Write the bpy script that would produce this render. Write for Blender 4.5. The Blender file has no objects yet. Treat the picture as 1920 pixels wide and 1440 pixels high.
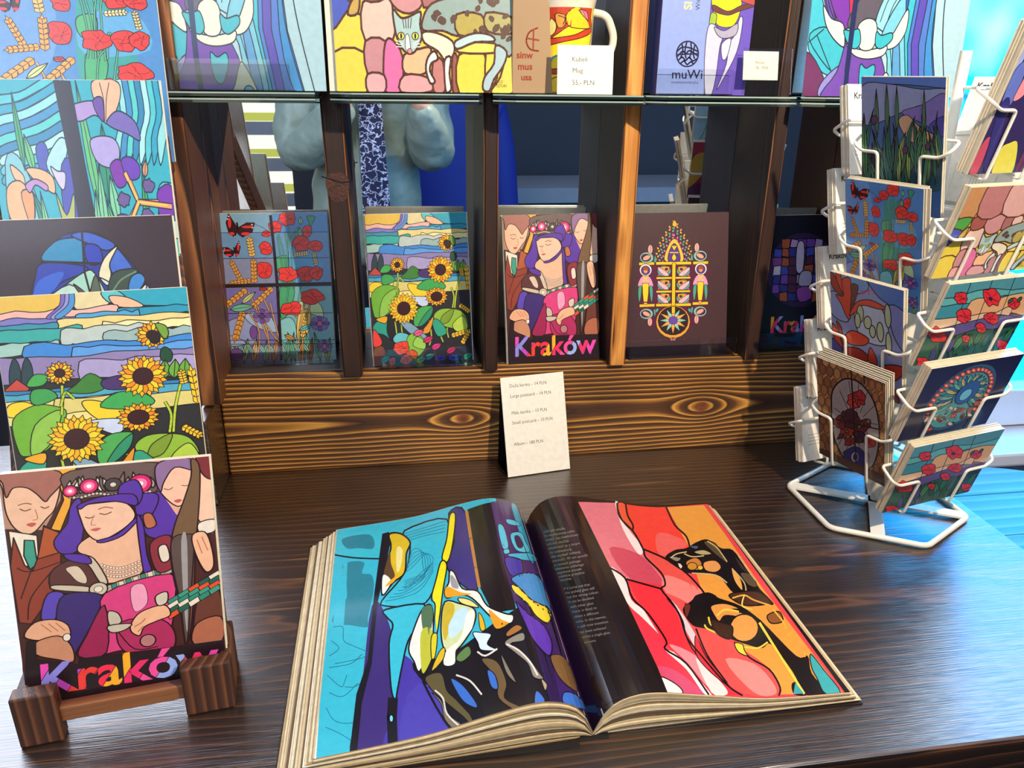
import bpy, bmesh, math, random
import numpy as np
from mathutils import Vector, Matrix
from mathutils.geometry import tessellate_polygon
R_ = math.radians
scene = bpy.context.scene
# ---------------------------------------------------------------- camera
F = 1470.0
PITCH, YAW, ROLL = R_(21.3), R_(9.0), R_(-0.72)
CAM = np.array([0, 0, .47])
def _basis():
    fw = np.array([math.sin(YAW)*math.cos(PITCH), math.cos(YAW)*math.cos(PITCH), -math.sin(PITCH)])
    rt = np.array([math.cos(YAW), -math.sin(YAW), 0.0]); dn = np.cross(fw, rt)
    c, s = math.cos(ROLL), math.sin(ROLL)
    return rt*c+dn*s, -rt*s+dn*c, fw
RT, DN, FW = _basis()
def ray(x, y): return RT*((x-960)/F)+DN*((y-720)/F)+FW
def onz(x, y, z=0.0):
    d = ray(x, y); return CAM+d*((z-CAM[2])/d[2])
def ony(x, y, Y):
    d = ray(x, y); return CAM+d*(Y/d[1])
cam_data = bpy.data.cameras.new('camera'); cam = bpy.data.objects.new('camera', cam_data)
scene.collection.objects.link(cam); scene.camera = cam
cam_data.sensor_width = 36; cam_data.lens = 36*F/1920; cam_data.clip_start = .002
cam.matrix_world = Matrix(((RT[0], -DN[0], -FW[0], CAM[0]), (RT[1], -DN[1], -FW[1], CAM[1]), (RT[2], -DN[2], -FW[2], CAM[2]), (0, 0, 0, 1)))
# ---------------------------------------------------------------- world, sun, exposure
scene.view_settings.view_transform = 'Standard'; scene.view_settings.look = 'None'
scene.view_settings.gamma = 1; scene.view_settings.use_curve_mapping = False
scene.view_settings.exposure = 0.0
wd = bpy.data.worlds.new('world'); scene.world = wd; wd.use_nodes = True
wd.node_tree.nodes['Background'].inputs[0].default_value = (.34, .42, .70, 1)
wd.node_tree.nodes['Background'].inputs[1].default_value = .30
sl = bpy.data.lights.new('track_spotlight', 'SPOT'); sl.energy = 68; sl.color = (1.0, .84, .64); sl.shadow_soft_size = .012; sl.spot_size = R_(120); sl.spot_blend = .5
spot = bpy.data.objects.new('track_spotlight', sl); scene.collection.objects.link(spot)
spot.location = (.50, .04, 1.00); spot.rotation_euler = (Vector((.12, .80, .12))-spot.location).to_track_quat('-Z', 'Y').to_euler()
# ---------------------------------------------------------------- helpers
def lin(h):
    if isinstance(h, (tuple, list)): return tuple(h[:3])
    h = h.lstrip('#'); h = h if len(h) == 6 else ''.join(c*2 for c in h); v = [int(h[i:i+2], 16)/255 for i in (0, 2, 4)]
    return tuple(c/12.92 if c <= .04045 else ((c+.055)/1.055)**2.4 for c in v)
def newmat(name):
    m = bpy.data.materials.new(name); m.use_nodes = True; nt = m.node_tree
    return m, nt, nt.nodes['Principled BSDF']
def N(nt, t, **k):
    n = nt.nodes.new('ShaderNode'+t)
    for a, b in k.items():
        if a.startswith('i_'): n.inputs[a[2:]].default_value = b
        else: setattr(n, a, b)
    return n
def plain(name, col, rough=.5, metal=0, spec=.5, coat=0, bump=0, bscale=200, var=0, vscale=20):
    m, nt, b = newmat(name)
    b.inputs['Base Color'].default_value = (*lin(col), 1); b.inputs['Roughness'].default_value = rough
    b.inputs['Metallic'].default_value = metal; b.inputs['Specular IOR Level'].default_value = spec
    b.inputs['Coat Weight'].default_value = coat
    tc = N(nt, 'TexCoord')
    if var:
        nz = N(nt, 'TexNoise'); nz.inputs['Scale'].default_value = vscale; nz.inputs['Detail'].default_value = 4
        nt.links.new(tc.outputs['Object'], nz.inputs['Vector'])
        mx = N(nt, 'Mix', data_type='RGBA'); c = lin(col)
        mx.inputs[6].default_value = (*[x*(1-var) for x in c], 1); mx.inputs[7].default_value = (*[min(1, x*(1+var)) for x in c], 1)
        nt.links.new(nz.outputs[0], mx.inputs[0]); nt.links.new(mx.outputs[2], b.inputs['Base Color'])
    if bump:
        nz = N(nt, 'TexNoise'); nz.inputs['Scale'].default_value = bscale
        nt.links.new(tc.outputs['Object'], nz.inputs['Vector'])
        bp = N(nt, 'Bump'); bp.inputs['Strength'].default_value = bump; bp.inputs['Distance'].default_value = .001
        nt.links.new(nz.outputs[0], bp.inputs['Height']); nt.links.new(bp.outputs[0], b.inputs['Normal'])
    return m
def emit(name, col, st):
    m, nt, b = newmat(name); b.inputs['Base Color'].default_value = (0, 0, 0, 1)
    b.inputs['Emission Color'].default_value = (*lin(col), 1); b.inputs['Emission Strength'].default_value = st
    return m
def wood(name, axis, stops, freq, offs=(0, 0, 0), tilt=(0, 0, 0), rough=.42, knots=(), noise=.5, bump=.25, gap=.0, coat=0.0, scratch=0.0, warp=.006, tone=1.0):
    """growth rings cut along the given axis; rings centred near the board so flame figure shows"""
    m, nt, b = newmat(name); L = nt.links.new
    tc = N(nt, 'TexCoord'); sp = N(nt, 'SeparateXYZ'); L(tc.outputs['Object'], sp.inputs[0])
    ax = 'XYZ'.index(axis); o = [i for i in range(3) if i != ax]
    def M(op, a, b_=None, c=None):
        n = N(nt, 'Math', operation=op)
        for i, v in enumerate((a, b_, c)):
            if v is None: continue
            if isinstance(v, (int, float)): n.inputs[i].default_value = v
            else: L(v, n.inputs[i])
        return n.outputs[0]
    mp = N(nt, 'Mapping'); sc = [14., 14., 14.]; sc[ax] = 2.2; mp.inputs['Scale'].default_value = sc
    L(tc.outputs['Object'], mp.inputs[0])
    nz = N(nt, 'TexNoise'); nz.inputs['Scale'].default_value = 1; nz.inputs['Detail'].default_value = 3; L(mp.outputs[0], nz.inputs['Vector'])
    wn = M('MULTIPLY', M('SUBTRACT', nz.outputs[0], .5), warp*2)
    A = M('ADD', M('SUBTRACT', sp.outputs[o[1]], offs[1]), wn)
    S = sp.outputs[ax]
    B = M('ADD', M('MULTIPLY', S, tilt[0]), M('SUBTRACT', sp.outputs[o[0]], offs[0]))
    Rr = M('SQRT', M('ADD', M('MULTIPLY', A, A), M('MULTIPLY', B, B)))
    kmask = None
    for (ks, ka, kr, amp) in knots:
        ds = M('SUBTRACT', S, ks); da = M('SUBTRACT', sp.outputs[o[1]], ka)
        d2 = M('DIVIDE', M('ADD', M('MULTIPLY', M('MULTIPLY', ds, ds), .35), M('MULTIPLY', da, da)), kr*kr)
        g = M('EXPONENT', M('MULTIPLY', d2, -1.0))
        Rr = M('SUBTRACT', Rr, M('MULTIPLY', g, amp))
        d3 = M('DIVIDE', M('ADD', M('MULTIPLY', ds, ds), M('MULTIPLY', da, da)), (kr*.42)**2)
        kk = M('EXPONENT', M('MULTIPLY', M('MULTIPLY', d3, d3), -1.0))
        kmask = kk if kmask is None else M('MAXIMUM', kmask, kk)
    fr = M('FRACT', M('MULTIPLY', Rr, freq))
    cr = N(nt, 'ValToRGB'); el = cr.color_ramp.elements
    while len(el) > 1: el.remove(el[0])
    for i, (p, c) in enumerate(stops):
        e = el[0] if i == 0 else el.new(p)
        e.position = p; e.color = (*[x*tone for x in lin(c)], 1)
    L(fr, cr.inputs[0])
    mp2 = N(nt, 'Mapping'); sc = [900., 900., 900.]; sc[ax] = 18.; mp2.inputs['Scale'].default_value = sc; L(tc.outputs['Object'], mp2.inputs[0])
    n2 = N(nt, 'TexNoise'); n2.inputs['Scale'].default_value = 1; n2.inputs['Detail'].default_value = 2; L(mp2.outputs[0], n2.inputs['Vector'])
    n3 = N(nt, 'TexNoise'); n3.inputs['Scale'].default_value = 9; n3.inputs['Detail'].default_value = 3; L(tc.outputs['Object'], n3.inputs['Vector'])
    k = M('MULTIPLY', M('MULTIPLY_ADD', n2.outputs[0], noise, 1-noise*.5), M('MULTIPLY_ADD', n3.outputs[0], 1.1, .45))
    mul = N(nt, 'Mix', data_type='RGBA', blend_type='MULTIPLY'); mul.inputs[0].default_value = 1
    cmb = N(nt, 'CombineColor'); L(k, cmb.inputs[0]); L(k, cmb.inputs[1]); L(k, cmb.inputs[2])
    L(cr.outputs[0], mul.inputs[6]); L(cmb.outputs[0], mul.inputs[7]); col = mul.outputs[2]
    if kmask is not None:
        mk = N(nt, 'Mix', data_type='RGBA'); L(kmask, mk.inputs[0]); L(col, mk.inputs[6])
        nk = N(nt, 'TexNoise'); nk.inputs['Scale'].default_value = 120; L(tc.outputs['Object'], nk.inputs['Vector'])
        mc = N(nt, 'Mix', data_type='RGBA'); mc.inputs[6].default_value = (*lin('#3a1a0e'), 1); mc.inputs[7].default_value = (*lin('#93502c'), 1)
        L(nk.outputs[0], mc.inputs[0]); L(mc.outputs[2], mk.inputs[7]); col = mk.outputs[2]
    if scratch:
        mp3 = N(nt, 'Mapping'); s3 = [110., 110., 110.]; s3[ax] = 5; mp3.inputs['Scale'].default_value = s3; L(tc.outputs['Object'], mp3.inputs[0])
        n4 = N(nt, 'TexNoise'); n4.inputs['Scale'].default_value = 1; n4.inputs['Detail'].default_value = 1; L(mp3.outputs[0], n4.inputs['Vector'])
        mr = N(nt, 'MapRange'); mr.inputs[1].default_value = .70; mr.inputs[2].default_value = .78; L(n4.outputs[0], mr.inputs[0])
        ms = N(nt, 'Mix', data_type='RGBA'); L(M('MULTIPLY', mr.outputs[0], scratch), ms.inputs[0]); L(col, ms.inputs[6]); ms.inputs[7].default_value = (*lin('#9a6b3f'), 1); col = ms.outputs[2]
    L(col, b.inputs['Base Color'])
    b.inputs['Roughness'].default_value = rough; b.inputs['Coat Weight'].default_value = coat; b.inputs['Coat Roughness'].default_value = .24; b.inputs['Coat IOR'].default_value = 1.75
    bp = N(nt, 'Bump'); bp.inputs['Strength'].default_value = bump; bp.inputs['Distance'].default_value = .0015
    L(M('ADD', M('MULTIPLY', fr, .6), n2.outputs[0]), bp.inputs['Height']); L(bp.outputs[0], b.inputs['Normal'])
    if coat: L(bp.outputs[0], b.inputs['Coat Normal'])
    return m
def tag(o, label=None, cat=None, group=None, kind=None):
    if label: o['label'] = label
    if cat: o['category'] = cat
    if group: o['group'] = group
    if kind: o['kind'] = kind
    return o
def link(o, parent=None):
    scene.collection.objects.link(o)
    if parent is not None: o.parent = parent
    return o
def empty(name, loc=(0, 0, 0), rot=(0, 0, 0)):
    o = bpy.data.objects.new(name, None); o.location = loc; o.rotation_euler = rot; o.empty_display_size = .02
    return link(o)
class MB:
    def __init__(s): s.v = []; s.f = []; s.m = []; s.c = []
    def add(s, vs, fs, mi=0, col=(1, 1, 1)):
        b = len(s.v); s.v += [tuple(v) for v in vs]
        for f in fs: s.f.append([i+b for i in f]); s.m.append(mi); s.c.append(col)
        return s
    def box(s, a, b, mi=0, M=None, col=(1, 1, 1)):
        x0, y0, z0 = a; x1, y1, z1 = b
        vs = [(x0, y0, z0), (x1, y0, z0), (x1, y1, z0), (x0, y1, z0), (x0, y0, z1), (x1, y0, z1), (x1, y1, z1), (x0, y1, z1)]
        if M is not None: vs = [tuple(M @ Vector(v)) for v in vs]
        return s.add(vs, [(0, 3, 2, 1), (4, 5, 6, 7), (0, 1, 5, 4), (1, 2, 6, 5), (2, 3, 7, 6), (3, 0, 4, 7)], mi, col)
    def prism(s, poly, z0, z1, mi=0, M=None):
        n = len(poly); vs = [(x, y, z0) for x, y in poly]+[(x, y, z1) for x, y in poly]
        if M is not None: vs = [tuple(M @ Vector(v)) for v in vs]
        return s.add(vs, [tuple(range(n))[::-1], tuple(range(n, 2*n))]+[(i, (i+1) % n, n+(i+1) % n, n+i) for i in range(n)], mi)
    def tube(s, pts, r, n=8, closed=False, mi=0, rs=None):
        P = [Vector(p) for p in pts]; k = len(P); rings = []
        up = None
        for i, p in enumerate(P):
            if closed: t = (P[(i+1) % k]-P[i-1])
            else: t = (P[min(i+1, k-1)]-P[max(i-1, 0)])
            t.normalize()
            if up is None: up = Vector((0, 0, 1)) if abs(t.z) < .9 else Vector((1, 0, 0))
            a = t.cross(up)
            if a.length < 1e-6: a = t.cross(Vector((1, .3, .2)))
            a.normalize(); bb = a.cross(t).normalized(); up = bb
            rr = rs[i] if rs else r
            rings.append([p+(a*math.cos(2*math.pi*j/n)+bb*math.sin(2*math.pi*j/n))*rr for j in range(n)])
        vs = [v for rg in rings for v in rg]; fs = []
        for i in range(k if closed else k-1):
            q = (i+1) % k
            for j in range(n): fs.append((i*n+j, i*n+(j+1) % n, q*n+(j+1) % n, q*n+j))
        if not closed: fs += [tuple(range(n))[::-1], tuple(range((k-1)*n, k*n))]
        return s.add(vs, fs, mi)
    def lathe(s, prof, n=48, c=(0, 0), mi=0):
        vs = []; fs = []
        for r, z in prof:
            for j in range(n): vs.append((c[0]+r*math.cos(2*math.pi*j/n), c[1]+r*math.sin(2*math.pi*j/n), z))
        for i in range(len(prof)-1):
            for j in range(n): fs.append((i*n+j, i*n+(j+1) % n, (i+1)*n+(j+1) % n, (i+1)*n+j))
        return s.add(vs, fs, mi)
    def build(s, name, mats, parent=None, smooth=False, bevel=0, usecol=False, loc=None, M=None):
        me = bpy.data.meshes.new(name); vs = s.v
        if loc is not None: vs = [(v[0]-loc[0], v[1]-loc[1], v[2]-loc[2]) for v in vs]
        me.from_pydata(vs, [], s.f)
        for m in (mats if isinstance(mats, (list, tuple)) else [mats]): me.materials.append(m)
        me.polygons.foreach_set('material_index', s.m)
        if smooth: me.polygons.foreach_set('use_smooth', [True]*len(s.f))
        if usecol:
            ca = me.color_attributes.new('Col', 'FLOAT_COLOR', 'CORNER'); arr = []
            for f, c in zip(s.f, s.c): arr += [c[0], c[1], c[2], 1.0]*len(f)
            ca.data.foreach_set('color', arr)
        me.update()
        o = bpy.data.objects.new(name, me)
        if loc is not None: o.location = loc
        if M is not None: o.matrix_world = M
        link(o, parent)
        if smooth and not bevel:
            try: me.set_sharp_from_angle(angle=R_(40))
            except Exception: pass
        if bevel:
            md = o.modifiers.new('bevel', 'BEVEL'); md.width = bevel; md.segments = 2; md.limit_method = 'ANGLE'; md.harden_normals = False
        return o
def fillet(pts, r, n=4, closed=False):
    out = []; k = len(pts); P = [Vector(p) for p in pts]
    for i in range(k):
        if not closed and i in (0, k-1): out.append(P[i]); continue
        a, p, b = P[i-1], P[i], P[(i+1) % k]
        d1 = (a-p); d2 = (b-p); rr = min(r, d1.length*.45, d2.length*.45)
        s1 = p+d1.normalized()*rr; s2 = p+d2.normalized()*rr
        for j in range(n+1):
            t = j/n; out.append(s1*(1-t)**2+p*2*t*(1-t)+s2*t*t)
    return out
# ---------------------------------------------------------------- printed artwork (flat colour shapes laid over one another on the sheet)
def homog(src):
    dst = [(0, 1), (1, 1), (1, 0), (0, 0)]; A = []; B = []
    for (x, y), (u, v) in zip(src, dst):
        A.append([x, y, 1, 0, 0, 0, -u*x, -u*y]); B.append(u)
        A.append([0, 0, 0, x, y, 1, -v*x, -v*y]); B.append(v)
    h = np.linalg.solve(np.array(A, float), np.array(B, float)); return np.append(h, 1).reshape(3, 3)
def smooth(pts, n=4, closed=True):
    k = len(pts); out = []
    if k < 3: return list(pts)
    rng = range(k) if closed else range(k-1)
    g = (lambda i: pts[i % k]) if closed else (lambda i: pts[max(0, min(k-1, i))])
    for i in rng:
        a, b, c, d = g(i-1), g(i), g(i+1), g(i+2)
        for j in range(n):
            t = j/n
            out.append(tuple(.5*((2*b[q])+(-a[q]+c[q])*t+(2*a[q]-5*b[q]+4*c[q]-d[q])*t*t+(-a[q]+3*b[q]-3*c[q]+d[q])*t**3) for q in (0, 1)))
    if not closed: out.append(tuple(pts[-1]))
    return out
def clip(poly, ax, val, keep_less):
    out = []; n = len(poly)
    for i in range(n):
        a, b = poly[i], poly[(i+1) % n]
        ia = (a[ax] <= val) if keep_less else (a[ax] >= val); ib = (b[ax] <= val) if keep_less else (b[ax] >= val)
        if ia: out.append(a)
        if ia != ib:
            t = (val-a[ax])/(b[ax]-a[ax]); out.append((a[0]+(b[0]-a[0])*t, a[1]+(b[1]-a[1])*t))
    return out
LEAD = '#1d1518'
class Art:
    def __init__(s, corners, bg='#222222', lead=LEAD, lw=2.2, uvf=None, box=(0, 1, 0, 1)):
        s.H = homog(corners) if uvf is None else None; s.uvf = uvf; s.items = []; s.bg = lin(bg); s.lead = lead; s.lw = lw
        s.box = box; s.rnd = random.Random(7); s.boxes = []
    def uv(s, p):
        if s.uvf: return s.uvf(p)
        q = s.H @ np.array([p[0], p[1], 1.0]); return (q[0]/q[2], q[1]/q[2])
    def raw(s, polys, col):          # polys in uv, one layer
        P = []; b = s.box
        for p in polys:
            for a, v, k in ((0, b[0], False), (0, b[1], True), (1, b[2], False), (1, b[3], True)):
                if len(p) > 2: p = clip(p, a, v, k)
            if len(p) > 2: P.append(p)
        if not P: return
        xs = [q[0] for p in P for q in p]; ys = [q[1] for p in P for q in p]
        bb = (min(xs), max(xs), min(ys), max(ys)); lay = 0
        for c, l in s.boxes:
            if l > lay-1 and not (c[0] >= bb[1] or c[1] <= bb[0] or c[2] >= bb[3] or c[3] <= bb[2]): lay = max(lay, l+1)
        s.boxes.append((bb, lay)); s.items.append((P, lin(col), lay))
    def P(s, pts, col, o=None, sm=True, n=4):
        q = smooth(pts, n) if sm else list(pts)
        s.raw([[s.uv(p) for p in q]], col)
        if o is None: o = s.lw
        if o: s.L(q, o, s.lead, sm=False, closed=True)
        return s
    def L(s, pts, w, col=None, sm=True, closed=False, n=4):
        q = smooth(pts, n, closed) if sm else list(pts)
        if closed: q = q+[q[0]]
        polys = []; h = w/2
        for i in range(len(q)-1):
            (x0, y0), (x1, y1) = q[i], q[i+1]; dx, dy = x1-x0, y1-y0; l = math.hypot(dx, dy)
            if l < 1e-6: continue
            nx, ny = -dy/l*h, dx/l*h; ex, ey = dx/l*h*.5, dy/l*h*.5
            polys.append([s.uv(p) for p in ((x0-ex+nx, y0-ey+ny), (x1+ex+nx, y1+ey+ny), (x1+ex-nx, y1+ey-ny), (x0-ex-nx, y0-ey-ny))])
        s.raw(polys, col or s.lead); return s
    def C(s, cx, cy, rx, ry=None, col='#fff', o=None, n=18, rot=0, w=0):
        ry = rx if ry is None else ry; c, q = math.cos(rot), math.sin(rot); pts = []
        for i in range(n):
            a = 2*math.pi*i/n; k = 1+(s.rnd.uniform(-w, w) if w else 0); x, y = rx*k*math.cos(a), ry*k*math.sin(a)
            pts.append((cx+x*c-y*q, cy+x*q+y*c))
        return s.P(pts, col, o, sm=False)
    def leaf(s, x0, y0, x1, y1, w, col, rib=True, bend=0, o=None):
        dx, dy = x1-x0, y1-y0; l = math.hypot(dx, dy); nx, ny = -dy/l, dx/l
        f = lambda t, k: (x0+dx*t+nx*(k*w*math.sin(math.pi*min(1, t**.8))+bend*math.sin(math.pi*t)), y0+dy*t+ny*(k*w*math.sin(math.pi*min(1, t**.8))+bend*math.sin(math.pi*t)))
        s.P([f(t, 1) for t in (0, .2, .4, .6, .8, 1)]+[f(t, -1) for t in (.8, .6, .4, .2)], col, o, sm=False)
        if rib: s.L([f(t, 0) for t in (0, .25, .5, .75, 1)], (o or s.lw)*.8, sm=False)
        return s
    def sunflower(s, cx, cy, r, ri, n=18, c=('#f6b21a', '#f2cf2a', '#ef8d1c'), ctr='#3a1418', sq=1):
        for ring in (1, 0):
            for i in range(n):
                a = 2*math.pi*(i+.5*ring)/n+.1; k = r*(1 if ring else .86); d = (math.cos(a), math.sin(a)*sq); t = (-math.sin(a), math.cos(a)*sq); w = r*.145
                pts = [(cx+d[0]*ri*.8-t[0]*w*.5, cy+d[1]*ri*.8-t[1]*w*.5), (cx+d[0]*k*.72-t[0]*w, cy+d[1]*k*.72-t[1]*w), (cx+d[0]*k, cy+d[1]*k), (cx+d[0]*k*.72+t[0]*w, cy+d[1]*k*.72+t[1]*w), (cx+d[0]*ri*.8+t[0]*w*.5, cy+d[1]*ri*.8+t[1]*w*.5)]
                s.P(pts, c[(i*(2+ring)) % len(c)], s.lw*.75, sm=False)
        s.C(cx, cy, ri, ri*sq, ctr, s.lw); return s
    def poppy(s, cx, cy, rx, ry=None, col='#ee3d37', n=15, w=.17):
        ry = ry or rx; pts = []
        for i in range(n):
            a = 2*math.pi*i/n; k = 1+s.rnd.uniform(-w, w); pts.append((cx+rx*k*math.cos(a), cy+ry*k*math.sin(a)))
        s.P(pts, col, n=2)
        a = s.rnd.uniform(0, 6.3)
        for q in range(4):
            b = a+q*1.6; s.L([(cx+rx*.95*math.cos(b), cy+ry*.95*math.sin(b)), (cx+rx*.55*math.cos(b+.35), cy+ry*.55*math.sin(b+.35)), (cx+rx*.12*math.cos(b+.2), cy+ry*.12*math.sin(b+.2))], s.lw*.55, n=3)
        for _ in range(2):
            a = s.rnd.uniform(0, 6.3); s.L([(cx+rx*.75*math.cos(a), cy+ry*.7*math.sin(a)), (cx+rx*.2*math.cos(a+1), cy+ry*.2*math.sin(a+1)), (cx+rx*.6*math.cos(a+2.6), cy+ry*.6*math.sin(a+2.6))], s.lw*.6, n=3)
        return s
    def wheat(s, x0, y0, x1, y1, w=12, col='#eda64a', n=6):
        dx, dy = x1-x0, y1-y0; l = math.hypot(dx, dy); ux, uy = dx/l, dy/l; nx, ny = -uy, ux; k = l/n
        for i in range(n):
            for sd in (-1, 1):
                bx, by = x0+ux*k*i, y0+uy*k*i
                s.P([(bx, by), (bx+ux*k*.5+nx*w*sd, by+uy*k*.5+ny*w*sd), (bx+ux*k*1.25+nx*w*sd*.9, by+uy*k*1.25+ny*w*sd*.9), (bx+ux*k*1.05, by+uy*k*1.05)], col, s.lw*.7, sm=False)
        s.P([(x1, y1), (x1+nx*w*.5, y1+ny*w*.5), (x1+ux*k, y1+uy*k), (x1-nx*w*.5, y1-ny*w*.5)], col, s.lw*.7, sm=False); return s
    def stems(s, L, w, col):
        for p in L: s.L(p, w+s.lw*1.3); s.L(p, w, col)
        return s
    def text(s, txt, x, y, size, col='#111111', ang=0, bands=None, bold=0, xs=1):
        """(x, y) = left end of the base line in source coordinates"""
        T = text_tris(txt, bold); c, q = math.cos(ang), math.sin(ang); tris = []
        for t in T: tris.append([(x+(a*c*xs+b*q)*size, y+(a*q*xs-b*c)*size) for a, b in t])
        if not bands: s.raw([[s.uv(p) for p in t] for t in tris], col); return s
        cols, w, slope = bands; acc = {}
        for t in tris:
            tt = [(p[0]+slope*p[1], p[1]) for p in t]; lo = min(p[0] for p in tt); hi = max(p[0] for p in tt)
            for k in range(int(lo//w), int(hi//w)+1):
                p = clip(tt, 0, k*w, False)
                if len(p) > 2: p = clip(p, 0, (k+1)*w-w*.05, True)
                if len(p) > 2: acc.setdefault(cols[k % len(cols)], []).append([s.uv((a-slope*b, b)) for a, b in p])
        for cc, p in acc.items(): s.raw(p, cc)
        return s
_tc = {}
def text_tris(txt, bold=0):
    if (txt, bold) in _tc: return _tc[(txt, bold)]
    cu = bpy.data.curves.new('t', 'FONT'); cu.body = txt; cu.resolution_u = 3; cu.size = 1; cu.offset = bold
    ob = bpy.data.objects.new('t', cu); scene.collection.objects.link(ob)
    dg = bpy.context.evaluated_depsgraph_get(); me = bpy.data.meshes.new_from_object(ob.evaluated_get(dg))
    me.calc_loop_triangles(); v = [(p.co.x, p.co.y) for p in me.vertices]
    out = [[v[i] for i in t.vertices] for t in me.loop_triangles]
    bpy.data.objects.remove(ob); bpy.data.curves.remove(cu); bpy.data.meshes.remove(me)
    _tc[(txt, bold)] = out; return out
EPS = 7e-6
def art_tris(a):
    if hasattr(a, 'tris'): return a.tris
    a.tris = []
    for P, col, lay in a.items:
        for p in P:
            if len(p) == 3: a.tris.append((p, col, lay)); continue
            if len(p) == 4:
                a.tris.append((p, col, lay)); continue
            q = []
            for c in p:
                if not q or abs(c[0]-q[-1][0])+abs(c[1]-q[-1][1]) > 1e-6: q.append(c)
            if len(q) < 3: continue
            try: T = tessellate_polygon([[Vector((c[0], c[1], 0)) for c in q]])
            except Exception: continue
            for t in T: a.tris.append(([q[i] for i in t], col, lay))
    return a.tris
def art_on(mb, a, W, H, z0, M=None, mi=0):
    for p, col, lay in art_tris(a):
        ar = sum(p[i][0]*p[(i+1) % len(p)][1]-p[(i+1) % len(p)][0]*p[i][1] for i in range(len(p)))
        if ar < 0: p = p[::-1]
        vs = [(c[0]*W, c[1]*H, z0+(lay+1)*EPS) for c in p]
        if M is not None: vs = [tuple(M @ Vector(v)) for v in vs]
        mb.add(vs, [tuple(range(len(vs)))], mi, col)
def print_material(name, rough=.32, coat=.25, var=.05):
    m, nt, b = newmat(name); at = N(nt, 'Attribute'); at.attribute_name = 'Col'
    tc = N(nt, 'TexCoord'); nz = N(nt, 'TexNoise'); nz.inputs['Scale'].default_value = 160; nz.inputs['Detail'].default_value = 3
    nt.links.new(tc.outputs['Object'], nz.inputs['Vector'])
    mr = N(nt, 'MapRange'); mr.inputs[1].default_value = .3; mr.inputs[2].default_value = .7; mr.inputs[3].default_value = 1-var; mr.inputs[4].default_value = 1+var
    nt.links.new(nz.outputs[0], mr.inputs[0])
    vm = N(nt, 'VectorMath', operation='SCALE'); nt.links.new(at.outputs['Color'], vm.inputs[0]); nt.links.new(mr.outputs[0], vm.inputs['Scale'])
    nt.links.new(vm.outputs[0], b.inputs['Base Color'])
    b.inputs['Roughness'].default_value = rough; b.inputs['Coat Weight'].default_value = coat; b.inputs['Coat Roughness'].default_value = .12
    return m
PRINT = print_material('printed_paper')
def card_matrix(bl, yaw, lean, roll=0):
    u = Vector((math.cos(yaw), math.sin(yaw), 0)); n = Vector((math.sin(yaw), -math.cos(yaw), 0))
    v = Vector((0, 0, 1))*math.cos(lean)-n*math.sin(lean); nn = u.cross(v)
    u2 = u*math.cos(roll)+v*math.sin(roll); v2 = -u*math.sin(roll)+v*math.cos(roll)
    return Matrix(((u2[0], v2[0], nn[0], bl[0]), (u2[1], v2[1], nn[1], bl[1]), (u2[2], v2[2], nn[2], bl[2]), (0, 0, 0, 1)))
def card(name, art, W, H, M, T=.0006, edge='#e8dfca', back=None, backart=None, parent=None, mat=None):
    """a printed card: local x right, y up, z out of the printed face; the face is at z=0"""
    mb = MB(); e = lin(edge); mb.box((0, 0, -T), (W, H, 0), 0, col=e)
    mb.c[1] = art.bg if art else e
    if back: mb.c[0] = lin(back)
    if art: art_on(mb, art, W, H, 0)
    if backart:
        FM = Matrix(((-1, 0, 0, W), (0, 1, 0, 0), (0, 0, -1, -T), (0, 0, 0, 1))); art_on(mb, backart, W, H, 0, FM)
    o = mb.build(name, mat or PRINT, parent, usecol=True, M=M if parent is None else None)
    if parent is not None: o.matrix_local = M
    return o
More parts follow.
